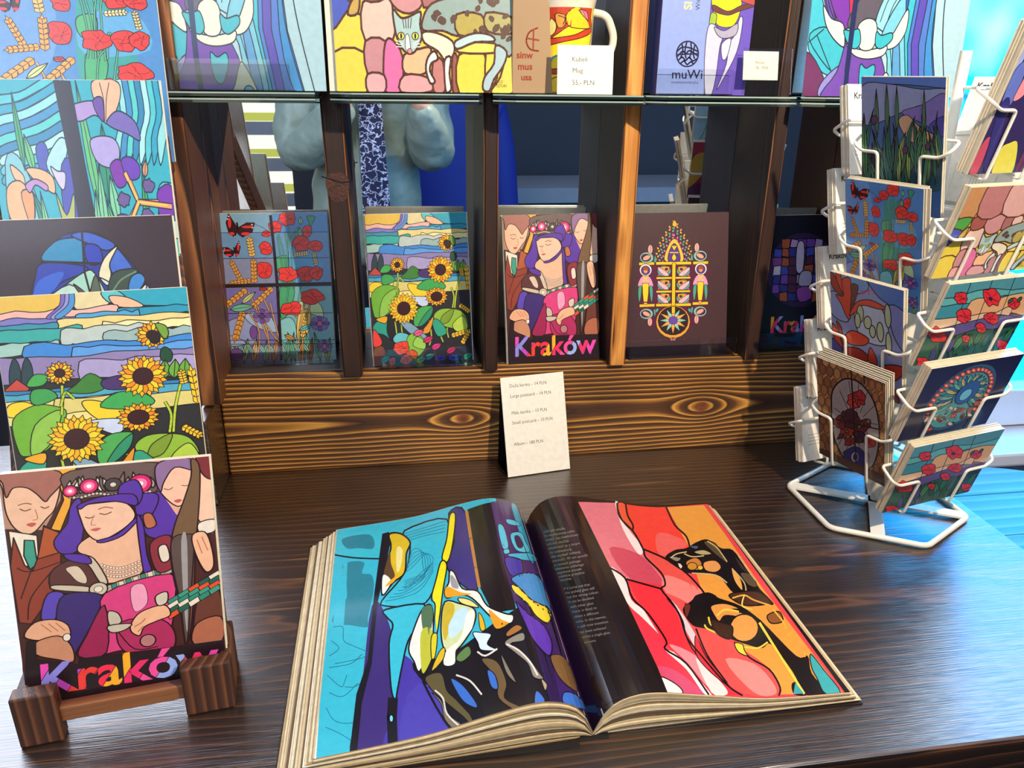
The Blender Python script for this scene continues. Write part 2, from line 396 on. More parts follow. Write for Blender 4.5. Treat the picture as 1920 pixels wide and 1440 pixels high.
# ---------------------------------------------------------------- the printed designs
def art_poppies(window=True):
    a = Art([(62, 150), (850, 152), (862, 1190), (147, 1210)], '#6f9bc8', lw=4)
    if not window: a.P([(60, 140), (870, 140), (870, 1215), (120, 1215)], '#4f8cc8', 0, sm=False); a.P([(60, 140), (300, 140), (380, 600), (200, 900), (80, 700)], '#6a9cd4', 0); a.P([(500, 300), (700, 400), (720, 900), (480, 900)], '#3fa09c', 0)
    if window: a.P([(60, 480), (470, 480), (470, 670), (70, 670)], '#8b93b8', 0, sm=False)
    if window: a.P([(60, 150), (450, 150), (450, 300), (70, 300)], '#86b2d3', 0, sm=False)
    if window: a.P([(470, 150), (860, 150), (860, 300), (470, 300)], '#5d97d0', 0, sm=False)
    if window: a.P([(70, 690), (480, 690), (490, 1210), (120, 1210)], '#7c74b8', 0, sm=False)
    if window: a.P([(490, 690), (870, 690), (870, 1210), (500, 1210)], '#7fb6bf', 0, sm=False)
    a.P([(500, 480), (740, 450), (800, 640), (500, 670)], '#62a9d8', 0)
    a.P([(130, 930), (260, 900), (330, 1010), (300, 1090), (150, 1040)], '#9aa6d8', n=3)
    a.P([(250, 880), (400, 860), (470, 1000), (320, 960)], '#a9c4e8', n=3)
    a.P([(480, 480), (560, 470), (560, 560), (500, 590), (470, 540)], '#59b37c')
    a.P([(500, 680), (570, 640), (600, 720), (560, 860), (500, 900)], '#4fae77')
    a.P([(620, 800), (760, 800), (790, 900), (700, 880), (640, 920)], '#c9e2a6')
    a.P([(480, 940), (560, 900), (600, 960), (590, 1060), (500, 1060)], '#8fd0d2')
    a.P([(620, 880), (700, 850), (690, 990), (610, 1060)], '#f0cf62')
    for x in (560, 590, 650, 700, 760): a.leaf(x, 1200, x+random.Random(x).uniform(-50, 50), 1000, 16, ['#5fb98a', '#cf8a44', '#79c6c0', '#4c9a70', '#b4c85a'][x % 5])
    for x, c in ((180, '#6fa98f'), (240, '#9bbf9a'), (300, '#e0b070'), (380, '#79b79c'), (440, '#c78a4a'), (520, '#5fae86'), (620, '#d58a40'), (680, '#a3613a'), (800, '#7ba05b')):
        a.leaf(x, 1205, x+30, 1040, 20, c); a.leaf(x+10, 1150, x-50, 1060, 14, '#8fc9b3')
    a.C(190, 1150, 48, 42, '#7a4c99'); a.C(310, 1000, 26, 46, '#7d4a9c'); a.P([(130, 1020), (230, 1050), (250, 1080), (150, 1090)], '#a7b4dd')
    a.stems([[(510, 690), (520, 560), (490, 330)], [(535, 690), (540, 500), (500, 310)], [(560, 700), (560, 480), (575, 260)], [(590, 700), (590, 420), (640, 260)], [(545, 690), (570, 380), (650, 250)], [(600, 690), (615, 560), (640, 600)], [(540, 830), (560, 690), (590, 650)], [(600, 900), (640, 700), (650, 640)], [(545, 290), (550, 330), (560, 400)]], 6, '#5fb99a')
    a.stems([[(340, 860), (430, 1000), (480, 1060)], [(280, 720), (340, 860), (410, 1060)], [(330, 1180), (350, 1000), (280, 860)], [(420, 1180), (400, 980), (330, 800)], [(430, 800), (450, 900), (480, 1030)], [(640, 1180), (650, 1000), (700, 820)], [(610, 1100), (640, 900), (680, 760)], [(380, 760), (420, 860), (400, 900)]], 8, '#e2a869')
    a.wheat(312, 470, 292, 340, 24, '#edc06a'); a.wheat(322, 660, 318, 500, 22, '#e8a44e'); a.wheat(230, 640, 165, 510, 18, '#e8a44e')
    a.wheat(300, 640, 160, 660, 18); a.wheat(270, 700, 115, 820, 22); a.wheat(450, 690, 310, 820, 20); a.wheat(240, 850, 185, 1040, 24)
    a.wheat(600, 462, 700, 450, 16, '#e9d8a0'); a.wheat(760, 540, 745, 450, 16, '#d9c993'); a.wheat(640, 1040, 670, 900, 16, '#f1c45a')
    a.leaf(150, 840, 320, 820, 26, '#74c2a0'); a.leaf(230, 800, 330, 720, 18, '#cfdc8c'); a.leaf(520, 1020, 600, 1060, 16, '#d99a50'); a.leaf(620, 990, 720, 950, 16, '#62c3c3')
    for q in [(565, 195, 66, 56), (475, 255, 48, 42), (415, 305, 34, 22), (705, 290, 34, 42), (655, 375, 62, 62), (755, 395, 50, 40), (408, 410, 44, 46), (395, 570, 58, 66), (558, 600, 72, 56), (690, 600, 64, 50), (760, 590, 46, 48), (720, 760, 82, 48), (575, 838, 74, 46), (380, 700, 26, 12)]:
        a.poppy(*q)
    a.leaf(660, 240, 660, 180, 16, '#7cc99a'); a.leaf(656, 330, 650, 260, 14, '#7cc99a'); a.P([(705, 180), (765, 182), (745, 230), (730, 260), (718, 225)], '#3f9c74')
    for cx, cy, r in ((370, 890, 60), (765, 945, 62), (790, 1100, 50)):
        for i in range(8):
            t = i*.785; a.P([(cx, cy), (cx+r*math.cos(t-.3), cy+r*.8*math.sin(t-.3)), (cx+r*1.1*math.cos(t), cy+r*.85*math.sin(t)), (cx+r*math.cos(t+.3), cy+r*.8*math.sin(t+.3))], ['#7b4aa6', '#9a6cc0'][i % 2], 3, sm=False)
        a.C(cx, cy, r*.3, None, '#c86a9a' if cx > 700 else '#4d3a80', 3)
    for y in ((293, 480, 868, 1052, 1078) if window else ()): a.L([(60, y), (880, y+4)], 4, sm=False)
    for cx, cy, k, fl in ((205, 250, 1.0, 1), (180, 420, .68, -1)):
        W = [[(0, 0), (-60, -100), (-78, -30), (-60, 40), (-25, 72)], [(0, 10), (70, -30), (128, -28), (110, 40), (40, 78), (5, 50)]]
        for w in W:
            a.P([(cx+x*k*fl if fl > 0 else cx-x*k*.9, cy+y*k) for x, y in w], '#3a1216', 3, sm=False)
        for x, y, rx, ry in ((-52, -30, 12, 40), (-38, 50, 22, 12), (75, 2, 42, 10), (62, 52, 34, 12)):
            a.C(cx+x*k*(1 if fl > 0 else -.9), cy+y*k, rx*k, ry*k, '#e8383c', 0, 10)
        for x, y in ((-58, -78), (-66, -58), (108, -14), (112, 8)): a.C(cx+x*k*(1 if fl > 0 else -.9), cy+y*k, 7*k, 5*k, '#f4d8c8', 0, 8)
        a.L([(cx, cy-30*k), (cx+4, cy+10*k), (cx-14*k, cy+62*k)], 12*k, '#2a1412')
        a.L([(cx+120*k*fl, cy-20*k), (cx+190*k*fl, cy+10*k), (cx+230*k*fl, cy+50*k)], 2.4)
    if window: a.L([(447, 172), (470, 480), (482, 690), (495, 1185)], 20, '#2b1a1e', sm=False); a.L([(100, 676), (870, 670)], 26, '#2b1a1e', sm=False)
    return a
def art_sunflowers():
    a = Art([(1088, 172), (1830, 165), (1878, 1218), (1160, 1240)], '#2c2a2c', lw=4.2)
    X0, X1 = 1070, 1900
    def band(y0, y1, c, amp=10, seed=0, x0=X0, x1=X1):
        r = random.Random(seed+int(y0)); up = [(x0+(x1-x0)*i/9, y0+r.uniform(-amp, amp)) for i in range(10)]; dn = [(x0+(x1-x0)*i/9, y1+r.uniform(-amp, amp)) for i in range(9, -1, -1)]
        a.P(up+dn, c, n=2)
    a.P([(X0, 160), (1360, 160), (1330, 230), (1260, 260), (1180, 240), (X0, 260)], '#dfb950')
    a.P([(1560, 160), (X1, 160), (X1, 245), (1660, 240), (1590, 210)], '#2f9fb6')
    a.P([(1390, 160), (1510, 160), (1530, 220), (1470, 250), (1400, 240)], '#ddcf9c'); a.P([(1500, 170), (1560, 165), (1600, 215), (1530, 220)], '#5bc0c4'); a.P([(1530, 190), (1600, 200), (1660, 245), (1560, 240)], '#f0b894')
    band(240, 290, '#e6b3a8', 14, 1, X0, 1560); band(275, 315, '#7d78c0', 8, 2, X0, 1420)
    for k, c in ((0, '#7167b6'), (16, '#8f8fd0'), (32, '#4c8fc8')): a.P([(1350+k, 160), (1366+k, 160), (1362+k, 230), (1310+k, 280), (1290+k, 270), (1340+k, 220)], c, 3)
    band(245, 285, '#2b93b0', 7, 3, 1560); band(262, 300, '#4ea0d0', 7, 4, 1400, 1640)
    band(285, 330, '#e2cf86', 8, 5, 1330); band(310, 350, '#efe2a4', 6, 6, 1500); band(300, 330, '#3b8fa6', 5, 7, X0, 1330); band(320, 385, '#3aa7a0', 8, 8, X0, 1420)
    band(325, 405, '#b9c6c0', 12, 9, 1340, 1720); band(350, 400, '#97b3b0', 9, 10, 1500); band(385, 440, '#9fc6bd', 8, 11, X0, 1330)
    band(395, 470, '#3f86d0', 14, 12, 1200); band(420, 480, '#5c9bdc', 8, 13, 1380)
    band(455, 560, '#8d7fae', 12, 14); band(480, 570, '#a79bc6', 10, 15, 1400)
    for x in (1160, 1205): a.P([(x, 450), (x+20, 500), (x+14, 590), (x-18, 590), (x-20, 510)], '#28404a')
    a.P([(1120, 590), (1165, 545), (1210, 590), (1200, 605), (1120, 605)], '#c0443c', sm=False)
    band(600, 625, '#2f7fb4', 4, 16); band(615, 660, '#4fa3bf', 5, 17); band(645, 760, '#ead98a', 8, 18, X0, 1560); band(650, 720, '#d8c978', 8, 19, 1300)
    a.P([(1130, 660), (1190, 650), (1240, 690), (1180, 720), (1120, 710)], '#f1cf33'); a.P([(1400, 670), (1460, 670), (1560, 720), (1500, 780), (1430, 730)], '#efcc30')
    a.P([(1140, 730), (1220, 670), (1300, 680), (1340, 720), (1280, 860), (1180, 900), (1150, 860)], '#6fae35'); a.P([(1220, 760), (1320, 700), (1280, 840), (1200, 900)], '#8dbf4c')
    a.P([(1440, 540), (1380, 590), (1350, 620), (1440, 632), (1500, 600)], '#3f7d34'); a.P([(1200, 580), (1230, 530), (1280, 540), (1260, 580)], '#45a64f'); a.P([(1480, 580), (1560, 560), (1600, 620), (1500, 620)], '#49306a')
    a.P([(1470, 700), (1530, 640), (1620, 640), (1680, 690), (1620, 720)], '#3fa352'); a.P([(1210, 650), (1220, 600), (1280, 600), (1310, 640), (1240, 670)], '#3f9c50')
    a.P([(1420, 760), (1540, 760), (1560, 800), (1520, 830), (1460, 800)], '#c7d3ea')
    a.stems([[(1330, 590), (1328, 650), (1322, 720)], [(1370, 650), (1340, 620), (1322, 680)], [(1720, 700), (1740, 760), (1730, 840)], [(1790, 600), (1760, 720), (1745, 840)], [(1310, 930), (1320, 1000), (1330, 1060)], [(1355, 940), (1360, 1000), (1380, 1050)], [(1560, 930), (1575, 1040), (1560, 1100)], [(1650, 930), (1640, 1020), (1660, 1080)], [(1700, 940), (1690, 1000), (1700, 1050)]], 9, '#b9cf3c')
    a.P([(1450, 880), (1500, 830), (1585, 830), (1560, 890), (1500, 960), (1450, 960)], '#4ca653'); a.P([(1480, 960), (1530, 880), (1585, 835), (1570, 900), (1510, 960)], '#2f8f68')
    a.P([(1590, 900), (1640, 850), (1740, 850), (1810, 880), (1840, 960), (1760, 990), (1640, 960)], '#8fb83c'); a.P([(1640, 950), (1660, 890), (1740, 850), (1700, 940)], '#7c9a33')
    a.P([(1730, 960), (1800, 900), (1840, 960), (1830, 1000), (1760, 1010)], '#b3cf4c'); a.P([(1580, 940), (1620, 920), (1690, 1010), (1620, 1040)], '#35a080')
    a.P([(1150, 960), (1190, 920), (1250, 930), (1290, 1060), (1230, 1020), (1160, 1000)], '#2e9d84'); a.P([(1170, 910), (1250, 890), (1240, 940)], '#e8a525'); a.P([(1270, 870), (1300, 920), (1290, 1060), (1250, 990)], '#26231f')
    a.P([(1350, 940), (1420, 940), (1560, 1060), (1440, 1030)], '#7fa3b8'); a.P([(1540, 960), (1590, 900), (1560, 1010), (1500, 1010)], '#e2962c')
    a.P([(1295, 1060), (1330, 1010), (1400, 1020), (1430, 1070), (1360, 1100)], '#67c0c6'); a.P([(1400, 1040), (1460, 1015), (1520, 1060), (1530, 1120), (1470, 1180), (1400, 1140)], '#86bf3e'); a.P([(1470, 1040), (1530, 1080), (1520, 1130), (1440, 1100)], '#9ccc55')
    a.P([(1160, 1110), (1220, 1100), (1240, 1160), (1200, 1240), (1160, 1240)], '#7a4a33'); a.P([(1150, 990), (1170, 990), (1210, 1050), (1210, 1090), (1155, 1100)], '#e6433b')
    for q in ((1355, 1115, 62, 50), (1430, 1165, 42, 34), (1390, 1200, 44, 34), (1290, 1210, 26, 30)): a.poppy(*q, col='#ee4a2f')
    for x, y, c in ((1550, 1060, '#d8306a'), (1610, 1110, '#e03a86'), (1720, 1140, '#cf2f63'), (1480, 1010, '#ef5c8c'), (1240, 1190, '#43a8a0'), (1560, 1180, '#2f9d7c'), (1840, 1185, '#27a074'), (1500, 1200, '#39a36b')): a.leaf(x-36, y+18, x+40, y-16, 22, c)
    for x in (1640, 1740):
        for i in range(7): a.C(x+28*math.cos(i*.9), 1195+14*math.sin(i*.9), 15, 11, '#3f3fb8', 2.4, 8)
    a.sunflower(1685, 380, 66, 22, 13, ('#f6a81a', '#ef8a1c', '#f4cf2a')); a.C(1695, 392, 22, 30, '#2a1612'); a.P([(1700, 330), (1740, 340), (1750, 380), (1730, 400)], '#6f9c33')
    a.P([(1735, 440), (1760, 470), (1750, 510), (1715, 500), (1715, 455)], '#1f4a30')
    for x in (1720, 1760, 1800): a.leaf(x, 590, x+10, 500, 24, '#6aa63a')
    a.sunflower(1325, 530, 56, 20, 13); a.sunflower(1640, 570, 100, 40, 18, ('#f8b31a', '#f6cf24', '#f08a1c')); a.sunflower(1372, 838, 112, 48, 20, ('#f9c01e', '#f4a81a', '#f6cf30'))
    a.sunflower(1612, 760, 86, 42, 15, ('#f6ab1c', '#f08c1e', '#f6c624'), sq=.82)
    for x0, y0, x1, y1 in ((1780, 820, 1850, 870), (1720, 1040, 1840, 1010), (1800, 1100, 1850, 1010), (1800, 620, 1790, 560), (1850, 720, 1830, 560)): a.wheat(x0, y0, x1, y1, 17, '#f6c22a', 5)
    return a
SKIN = '#e8b394'
def art_woman():
    a = Art([(285, 170), (925, 165), (975, 1120), (368, 1160)], '#4a2420', lead='#2a1216', lw=4.5)
    a.P([(285, 165), (480, 165), (470, 300), (420, 420), (300, 400)], '#b98a72', 0, sm=False)
    a.P([(455, 160), (520, 160), (500, 330), (470, 430), (440, 420), (480, 300)], '#efa73a', sm=False)
    a.P([(700, 160), (930, 165), (935, 500), (820, 500), (760, 300)], '#c98f7c', 0, sm=False)
    a.P([(300, 180), (440, 180), (470, 230), (455, 330), (430, 370), (385, 430), (340, 410), (310, 340), (300, 240)], '#edbd9d')
    a.P([(290, 165), (450, 168), (478, 220), (440, 280), (425, 300), (400, 265), (370, 235), (330, 232), (310, 270), (300, 210)], '#a4685c')
    a.L([(350, 322), (365, 332), (382, 326)], 4, '#7c4436'); a.L([(412, 320), (424, 328), (436, 322)], 4, '#7c4436'); a.L([(395, 330), (402, 368), (388, 374)], 3, '#b87458'); a.L([(345, 306), (366, 300), (384, 306)], 4, '#8f5b46'); a.P([(368, 390), (385, 384), (398, 390), (384, 402)], '#c8584a', 0)
    a.P([(315, 410), (400, 440), (405, 560), (330, 570)], '#f0e2cc', sm=False); a.P([(362, 455), (390, 460), (400, 560), (378, 580), (360, 520)], '#3f9a84', sm=False)
    a.P([(320, 560), (330, 440), (362, 560), (385, 590), (400, 540), (420, 400), (470, 440), (470, 600), (440, 700), (380, 810), (345, 800)], '#8e3c2c', sm=False)
    a.P([(420, 405), (465, 435), (468, 520), (400, 540)], '#b0552f', sm=False); a.L([(340, 570), (380, 590), (470, 560)], 4); a.L([(380, 590), (350, 700)], 4); a.L([(440, 600), (380, 700), (370, 790)], 4)
    a.P([(500, 180), (770, 175), (760, 300), (700, 290), (520, 300), (480, 250)], '#6a5552')
    r = random.Random(5)
    for i in range(26):
        x = 490+i*10.5; h = r.uniform(30, 80); a.leaf(x, 280, x+r.uniform(-22, 22), 280-h, 9, ['#d8cdbc', '#a8998c', '#f0e6d6', '#7a6a64'][i % 4], False)
    for i in range(22): a.C(500+i*11.5, 290+6*math.sin(i*.7), 6, 6, '#cfc0ae', 2, 8)
    for x, y, q in ((500, 265, 22), (557, 250, 28), (712, 258, 36)):
        a.C(x, y, q, q*1.1, '#d8246c'); a.C(x, y, q*.6, q*.65, '#f080a8', 0); a.C(x, y, q*.28, q*.3, '#fff0ee', 0)
    a.C(630, 252, 26, 28, '#4b3f42'); a.C(630, 252, 10, 10, '#d8cdbc', 2)
    P = '#5a35a0'
    a.P([(730, 320), (790, 300), (830, 360), (832, 440), (800, 500), (740, 490), (720, 440)], P); a.P([(500, 330), (530, 300), (540, 420), (520, 520), (470, 525), (450, 470), (490, 400)], P)
    a.P([(700, 310), (760, 305), (765, 350), (730, 420), (700, 390)], P); a.P([(650, 260), (700, 240), (720, 300), (700, 350), (650, 330)], P)
    a.P([(720, 395), (745, 390), (760, 440), (730, 450)], '#b86a4a')
    a.P([(548, 470), (690, 400), (715, 470), (722, 560), (705, 650), (590, 665), (560, 560), (520, 520)], '#ecb795')
    a.P([(528, 335), (600, 325), (660, 330), (692, 370), (690, 410), (640, 460), (585, 485), (550, 450), (532, 390)], '#f0c1a3')
    a.P([(525, 325), (600, 298), (690, 300), (700, 350), (640, 325), (560, 325), (530, 345)], P)
    a.L([(545, 380), (558, 386), (572, 380)], 4, '#7c4436'); a.L([(588, 370), (606, 376), (624, 368)], 4, '#7c4436'); a.L([(585, 352), (605, 345), (628, 352)], 4, '#9c654e'); a.L([(572, 375), (562, 412), (576, 418)], 3, '#c07c60'); a.P([(560, 436), (578, 430), (592, 434), (576, 444)], '#c8605a', 0)
    a.P([(580, 485), (640, 465), (700, 400), (712, 400), (660, 470), (600, 495)], P); a.P([(700, 400), (720, 430), (730, 560), (745, 640), (730, 680), (715, 600)], P)
    for k in range(3):
        for i in range(13): a.C(592+i*9.4, 590+k*18+20*math.sin(i/12*3.14), 5.5, 5.5, '#f3d8c4', 1.6, 8)
    a.P([(500, 555), (560, 570), (600, 665), (560, 700), (450, 680), (440, 600)], '#5a3030'); a.P([(485, 590), (520, 585), (545, 630), (545, 660), (520, 650), (500, 620)], '#d8c4ac', 2)
    a.P([(535, 545), (570, 560), (610, 660), (590, 668), (560, 600)], '#cfbfa6'); a.P([(480, 530), (545, 540), (560, 580), (500, 560)], P)
    a.P([(450, 655), (550, 675), (560, 700), (450, 675)], '#cbbca2'); a.P([(605, 680), (800, 620), (810, 650), (620, 710)], '#b9ac94')
    for i in range(7): a.P([(620+i*22, 676-i*7), (636+i*22, 671-i*7), (640+i*22, 694-i*7), (624+i*22, 699-i*7)], ['#3f8a74', '#e0d2bc'][i % 2], 2, sm=False)
    a.C(582, 690, 28, 28, '#cfc0a8'); a.C(582, 690, 14, 14, '#e8dcc6', 2, 8)
    a.P([(740, 520), (800, 490), (820, 580), (810, 630), (760, 640)], '#8c2f3c'); a.P([(765, 540), (790, 530), (800, 590), (775, 600)], '#e4d4c0')
    a.P([(430, 690), (480, 700), (450, 800), (410, 790)], '#5b45b0'); a.P([(480, 700), (590, 715), (575, 800), (520, 930), (500, 960), (470, 860), (455, 790)], '#3e2a6e')
    a.P([(600, 712), (800, 655), (815, 760), (800, 900), (780, 960), (650, 960), (590, 960), (600, 850)], '#d8417c'); a.P([(600, 760), (605, 960), (520, 965), (545, 880)], '#9c2450'); a.P([(680, 700), (720, 690), (730, 770), (690, 800)], '#f0a0bc', 2)
    a.P([(650, 840), (760, 840), (810, 900), (800, 980), (690, 985), (640, 930)], '#b02e5c'); a.L([(640, 880), (690, 960), (760, 960)], 4)
    a.P([(815, 165), (890, 165), (930, 200), (915, 440), (870, 470), (820, 400), (770, 290)], '#e2a98e', 0, sm=False)
    a.P([(770, 185), (830, 165), (880, 190), (880, 250), (860, 330), (830, 370), (790, 330), (765, 270)], '#f0bfa2'); a.P([(760, 250), (765, 180), (830, 160), (885, 180), (880, 220), (820, 200), (785, 260), (775, 300)], '#8d6d96')
    a.L([(785, 288), (800, 294), (812, 286)], 3, '#7c4436'); a.L([(840, 280), (855, 284), (866, 276)], 3, '#7c4436'); a.P([(815, 345), (830, 338), (840, 345), (828, 354)], '#c8584a', 0)
    a.P([(890, 240), (935, 230), (940, 440), (900, 450), (880, 400), (870, 330)], '#f2c4a6'); a.P([(885, 165), (930, 165), (935, 260), (905, 240)], '#7a2e30'); a.P([(890, 450), (940, 440), (940, 490), (895, 495)], '#e8dccc')
    a.P([(870, 170), (895, 200), (895, 330), (885, 480), (880, 520), (870, 800), (850, 960), (830, 800), (805, 620), (810, 480), (850, 330), (870, 240)], '#75573c'); a.P([(812, 500), (880, 500), (875, 560), (850, 960), (830, 780), (806, 600)], '#5d4a44'); a.P([(836, 520), (854, 520), (852, 900), (842, 800)], '#a09a98', 0)
    a.P([(870, 500), (910, 490), (930, 560), (935, 640), (910, 660), (880, 580)], '#efb792'); a.L([(885, 520), (900, 580)], 3, '#b86a4a'); a.L([(900, 510), (918, 570)], 3, '#b86a4a')
    a.P([(890, 760), (950, 740), (960, 960), (880, 960), (870, 900)], '#6b3a2e'); a.P([(880, 880), (955, 860), (958, 965), (870, 965)], '#b0684c')
    cc = ['#2f8a74', '#e0522f', '#e8dcc4', '#3f9a80', '#26604f']
    for i in range(5):
        for j in range(4):
            x = 790+i*32; y = 770+j*20-i*22; a.P([(x, y), (x+32, y-22), (x+38, y-2), (x+8, y+20)], cc[(i*3+j*2) % 5], 2.6, sm=False)
    a.P([(680, 850), (710, 805), (780, 785), (800, 830), (760, 850), (720, 870), (705, 905), (680, 885)], '#efb48c'); a.L([(690, 865), (712, 850), (722, 836)], 3, '#a85a3c'); a.L([(700, 888), (716, 868)], 3, '#a85a3c')
    a.P([(610, 790), (640, 800), (650, 840), (615, 850)], '#c9bba6'); a.P([(755, 745), (790, 730), (790, 775), (762, 785)], '#d4c6b0'); a.P([(610, 850), (680, 850), (660, 875), (620, 880)], '#c9bba6'); a.C(730, 930, 24, 26, '#b87a78')
    a.P([(360, 860), (390, 805), (450, 800), (490, 830), (495, 880), (460, 880), (420, 885)], '#e6ab85'); a.P([(390, 890), (460, 870), (500, 920), (505, 985), (460, 970), (395, 940)], '#c88a68'); a.C(486, 880, 12, 16, '#e8dccc', 3)
    for i in range(3): a.L([(410+i*22, 815), (440+i*20, 850)], 3, '#b06a4a')
    a.P([(365, 880), (395, 880), (395, 960), (520, 1000), (520, 975), (780, 968), (960, 962), (980, 1130), (360, 1170)], '#26161a', 0, sm=False)
    a.text('Krak\u00f3w', 402, 1108, 178, ang=-.045, bands=(['#ef3f38', '#f2324f', '#f7b02a', '#ee2f6a', '#f04f9a', '#9ab0ea', '#f0356a', '#e94bb0', '#8f86dc', '#c04ac0'], 52, .5), bold=.022, xs=.945)
    return a
def art_gothic():
    a = Art([(1125, 150), (1752, 130), (1765, 1075), (1120, 1095)], '#4a3236', lead='#3a2226', lw=3)
    cx = 1420
    a.P([(1200, 480), (1310, 440), (1420, 220), (1530, 440), (1640, 480), (1640, 800), (1530, 900), (1420, 980), (1310, 900), (1200, 800)], '#5c2440', 0, sm=False)
    for i in range(15):
        t = i/14
        for sd in (-1, 1):
            x = cx+sd*(104*math.sin(t*1.57)); y = 205+240*t
            for k, (c, rr) in enumerate((('#efb046', 0), ('#5fb39a', -22), ('#e27ba4', -44), ('#e8a84e', -62))):
                if k == 0 or (t > .12*k): a.leaf(x+sd*rr*.95, y+k*8, x+sd*rr*.95+(12 if i % 2 else -12), y+k*8-16, 6, c, False, o=1.6)
    a.P([(1365, 450), (1380, 360), (1420, 305), (1460, 360), (1475, 450)], '#f0c544'); a.P([(1385, 450), (1392, 380), (1420, 335), (1448, 380), (1455, 450)], '#5a3a8c')
    a.leaf(1420, 450, 1420, 400, 14, '#f4cf3a', False); a.P([(1400, 350), (1440, 350), (1420, 385)], '#f0c544', sm=False); a.L([(1395, 395), (1445, 395)], 7, '#f0c544', sm=False)
    def bar(x0, y0, x1, y1, w=20, c='#f2c628'): a.P([(x0, y0-w/2), (x1, y1-w/2), (x1, y1+w/2), (x0, y0+w/2)], c, 3, sm=False)
    for y, x0, x1 in ((470, 1205, 1300), (466, 1308, 1528), (462, 1538, 1634), (746, 1208, 1304), (742, 1310, 1532), (732, 1540, 1640)): bar(x0, y, x1, y-4)
    for y in (560, 650): bar(1312, y+2, 1525, y-2, 15)
    bar(1409, 610, 1431, 610, 300, '#f2c628')
    for y in (515, 605, 695):
        for sd in (-1, 1):
            x = cx+sd*62; a.C(x-2*sd, y, 42, 36, '#5fae98', 3); a.P([(x-34*sd, y-28), (x+30*sd, y-22), (x-20*sd, y+10)], '#f0a63a'); a.P([(x-30*sd, y+18), (x+30*sd, y-26), (x+34*sd, y-4), (x-6*sd, y+34)], '#e6b0c4'); a.C(x-16*sd, y-12, 9, None, '#3f2c5c', 2, 8)
            a.L([(x-28*sd, y+30), (x+34*sd, y-12)], 5, '#b9d6cf'); a.C(x+30*sd, y+28, 8, None, '#b84f88', 1, 8)
    for x, y in ((1246, 510), (1588, 500)):
        a.C(x, y, 38, 40, '#eee6dc'); a.C(x, y+2, 28, 30, '#5a3a8c', 2); a.C(x, y+2, 14, 20, '#e2a26a', 2); a.P([(x-14, y-14), (x, y-24), (x+14, y-14), (x+14, y), (x-14, y)], '#a8502c', 1)
        a.P([(x-48, y+100), (x-30, y+50), (x, y+36), (x+30, y+50), (x+48, y+100), (x+30, y+110), (x-30, y+110)], '#ec9fc0'); a.L([(x-16, y+40), (x+16, y+76)], 7, '#f4cf3a', sm=False); a.L([(x+16, y+40), (x-16, y+76)], 7, '#f4cf3a', sm=False)
        a.P([(x-20, y+86), (x+20, y+86), (x+18, y+150), (x+12, y+210), (x-12, y+210), (x-18, y+150)], '#f4d32c', sm=False)
        for sd in (-1, 1): a.P([(x+sd*24, y+108), (x+sd*42, y+110), (x+sd*46, y+160), (x+sd*38, y+215), (x+sd*28, y+170)], '#4fa78a')
        a.C(x, y+222, 12, 9, '#e8a26a', 2)
    for x, y, fl in ((1252, 430, 1), (1582, 415, 1), (1252, 800, -1), (1590, 785, -1)):
        sd = -1 if x < cx else 1
        a.C(x, y, 42, 36, '#8fc0b8'); a.C(x+4*sd, y, 30, 25, '#4b2740', 2); a.C(x, y, 26, 15, '#e8a890', rot=.5*sd*fl); a.C(x-22*sd+(0 if fl > 0 else 0), y-54*fl, 15, 30, '#eab0a2'); a.L([(x-22*sd, y-78*fl), (x-22*sd, y-30*fl)], 2)
        a.P([(x-52*sd, y-20*fl), (x-60*sd, y+20*fl), (x-44*sd, y+30*fl)], '#5fae98')
    a.C(1420, 856, 108, 112, '#eea63a'); a.C(1420, 848, 96, 98, '#33242c')
    for i in range(12):
        t = i*math.pi/6-1.57; L_ = 94 if i % 2 == 0 else 86; w = .16
        c = '#f2ab3c' if i % 2 == 0 else '#8ecdb8'
        a.P([(1420+L_*math.cos(t), 845+L_*math.sin(t)), (1420+40*math.cos(t+w*2), 845+40*math.sin(t+w*2)), (1420+20*math.cos(t), 845+20*math.sin(t)), (1420+40*math.cos(t-w*2), 845+40*math.sin(t-w*2))], c, 2, sm=False)
    for i in range(12): a.C(1420+38*math.cos(i*.5236), 845+38*math.sin(i*.5236), 5, None, '#f0b0cc', 0, 8)
    a.C(1420, 845, 27, None, '#6a4cb0', 2, 10); bar(1409, 775, 1431, 775, 46)
    for sd in (-1, 1): a.leaf(1420, 965, 1420+sd*16, 990, 8, '#e8a0a0'); a.leaf(1420, 965, 1420+sd*26, 975, 6, '#e8a0a0')
    for sd in (-1, 1): a.leaf(1420+sd*96, 760, 1420+sd*110, 795, 9, '#4fb39a', False)
    a.P([(1418, 190), (1424, 190), (1436, 216), (1421, 232), (1406, 216)], '#f0b53a')
    return a
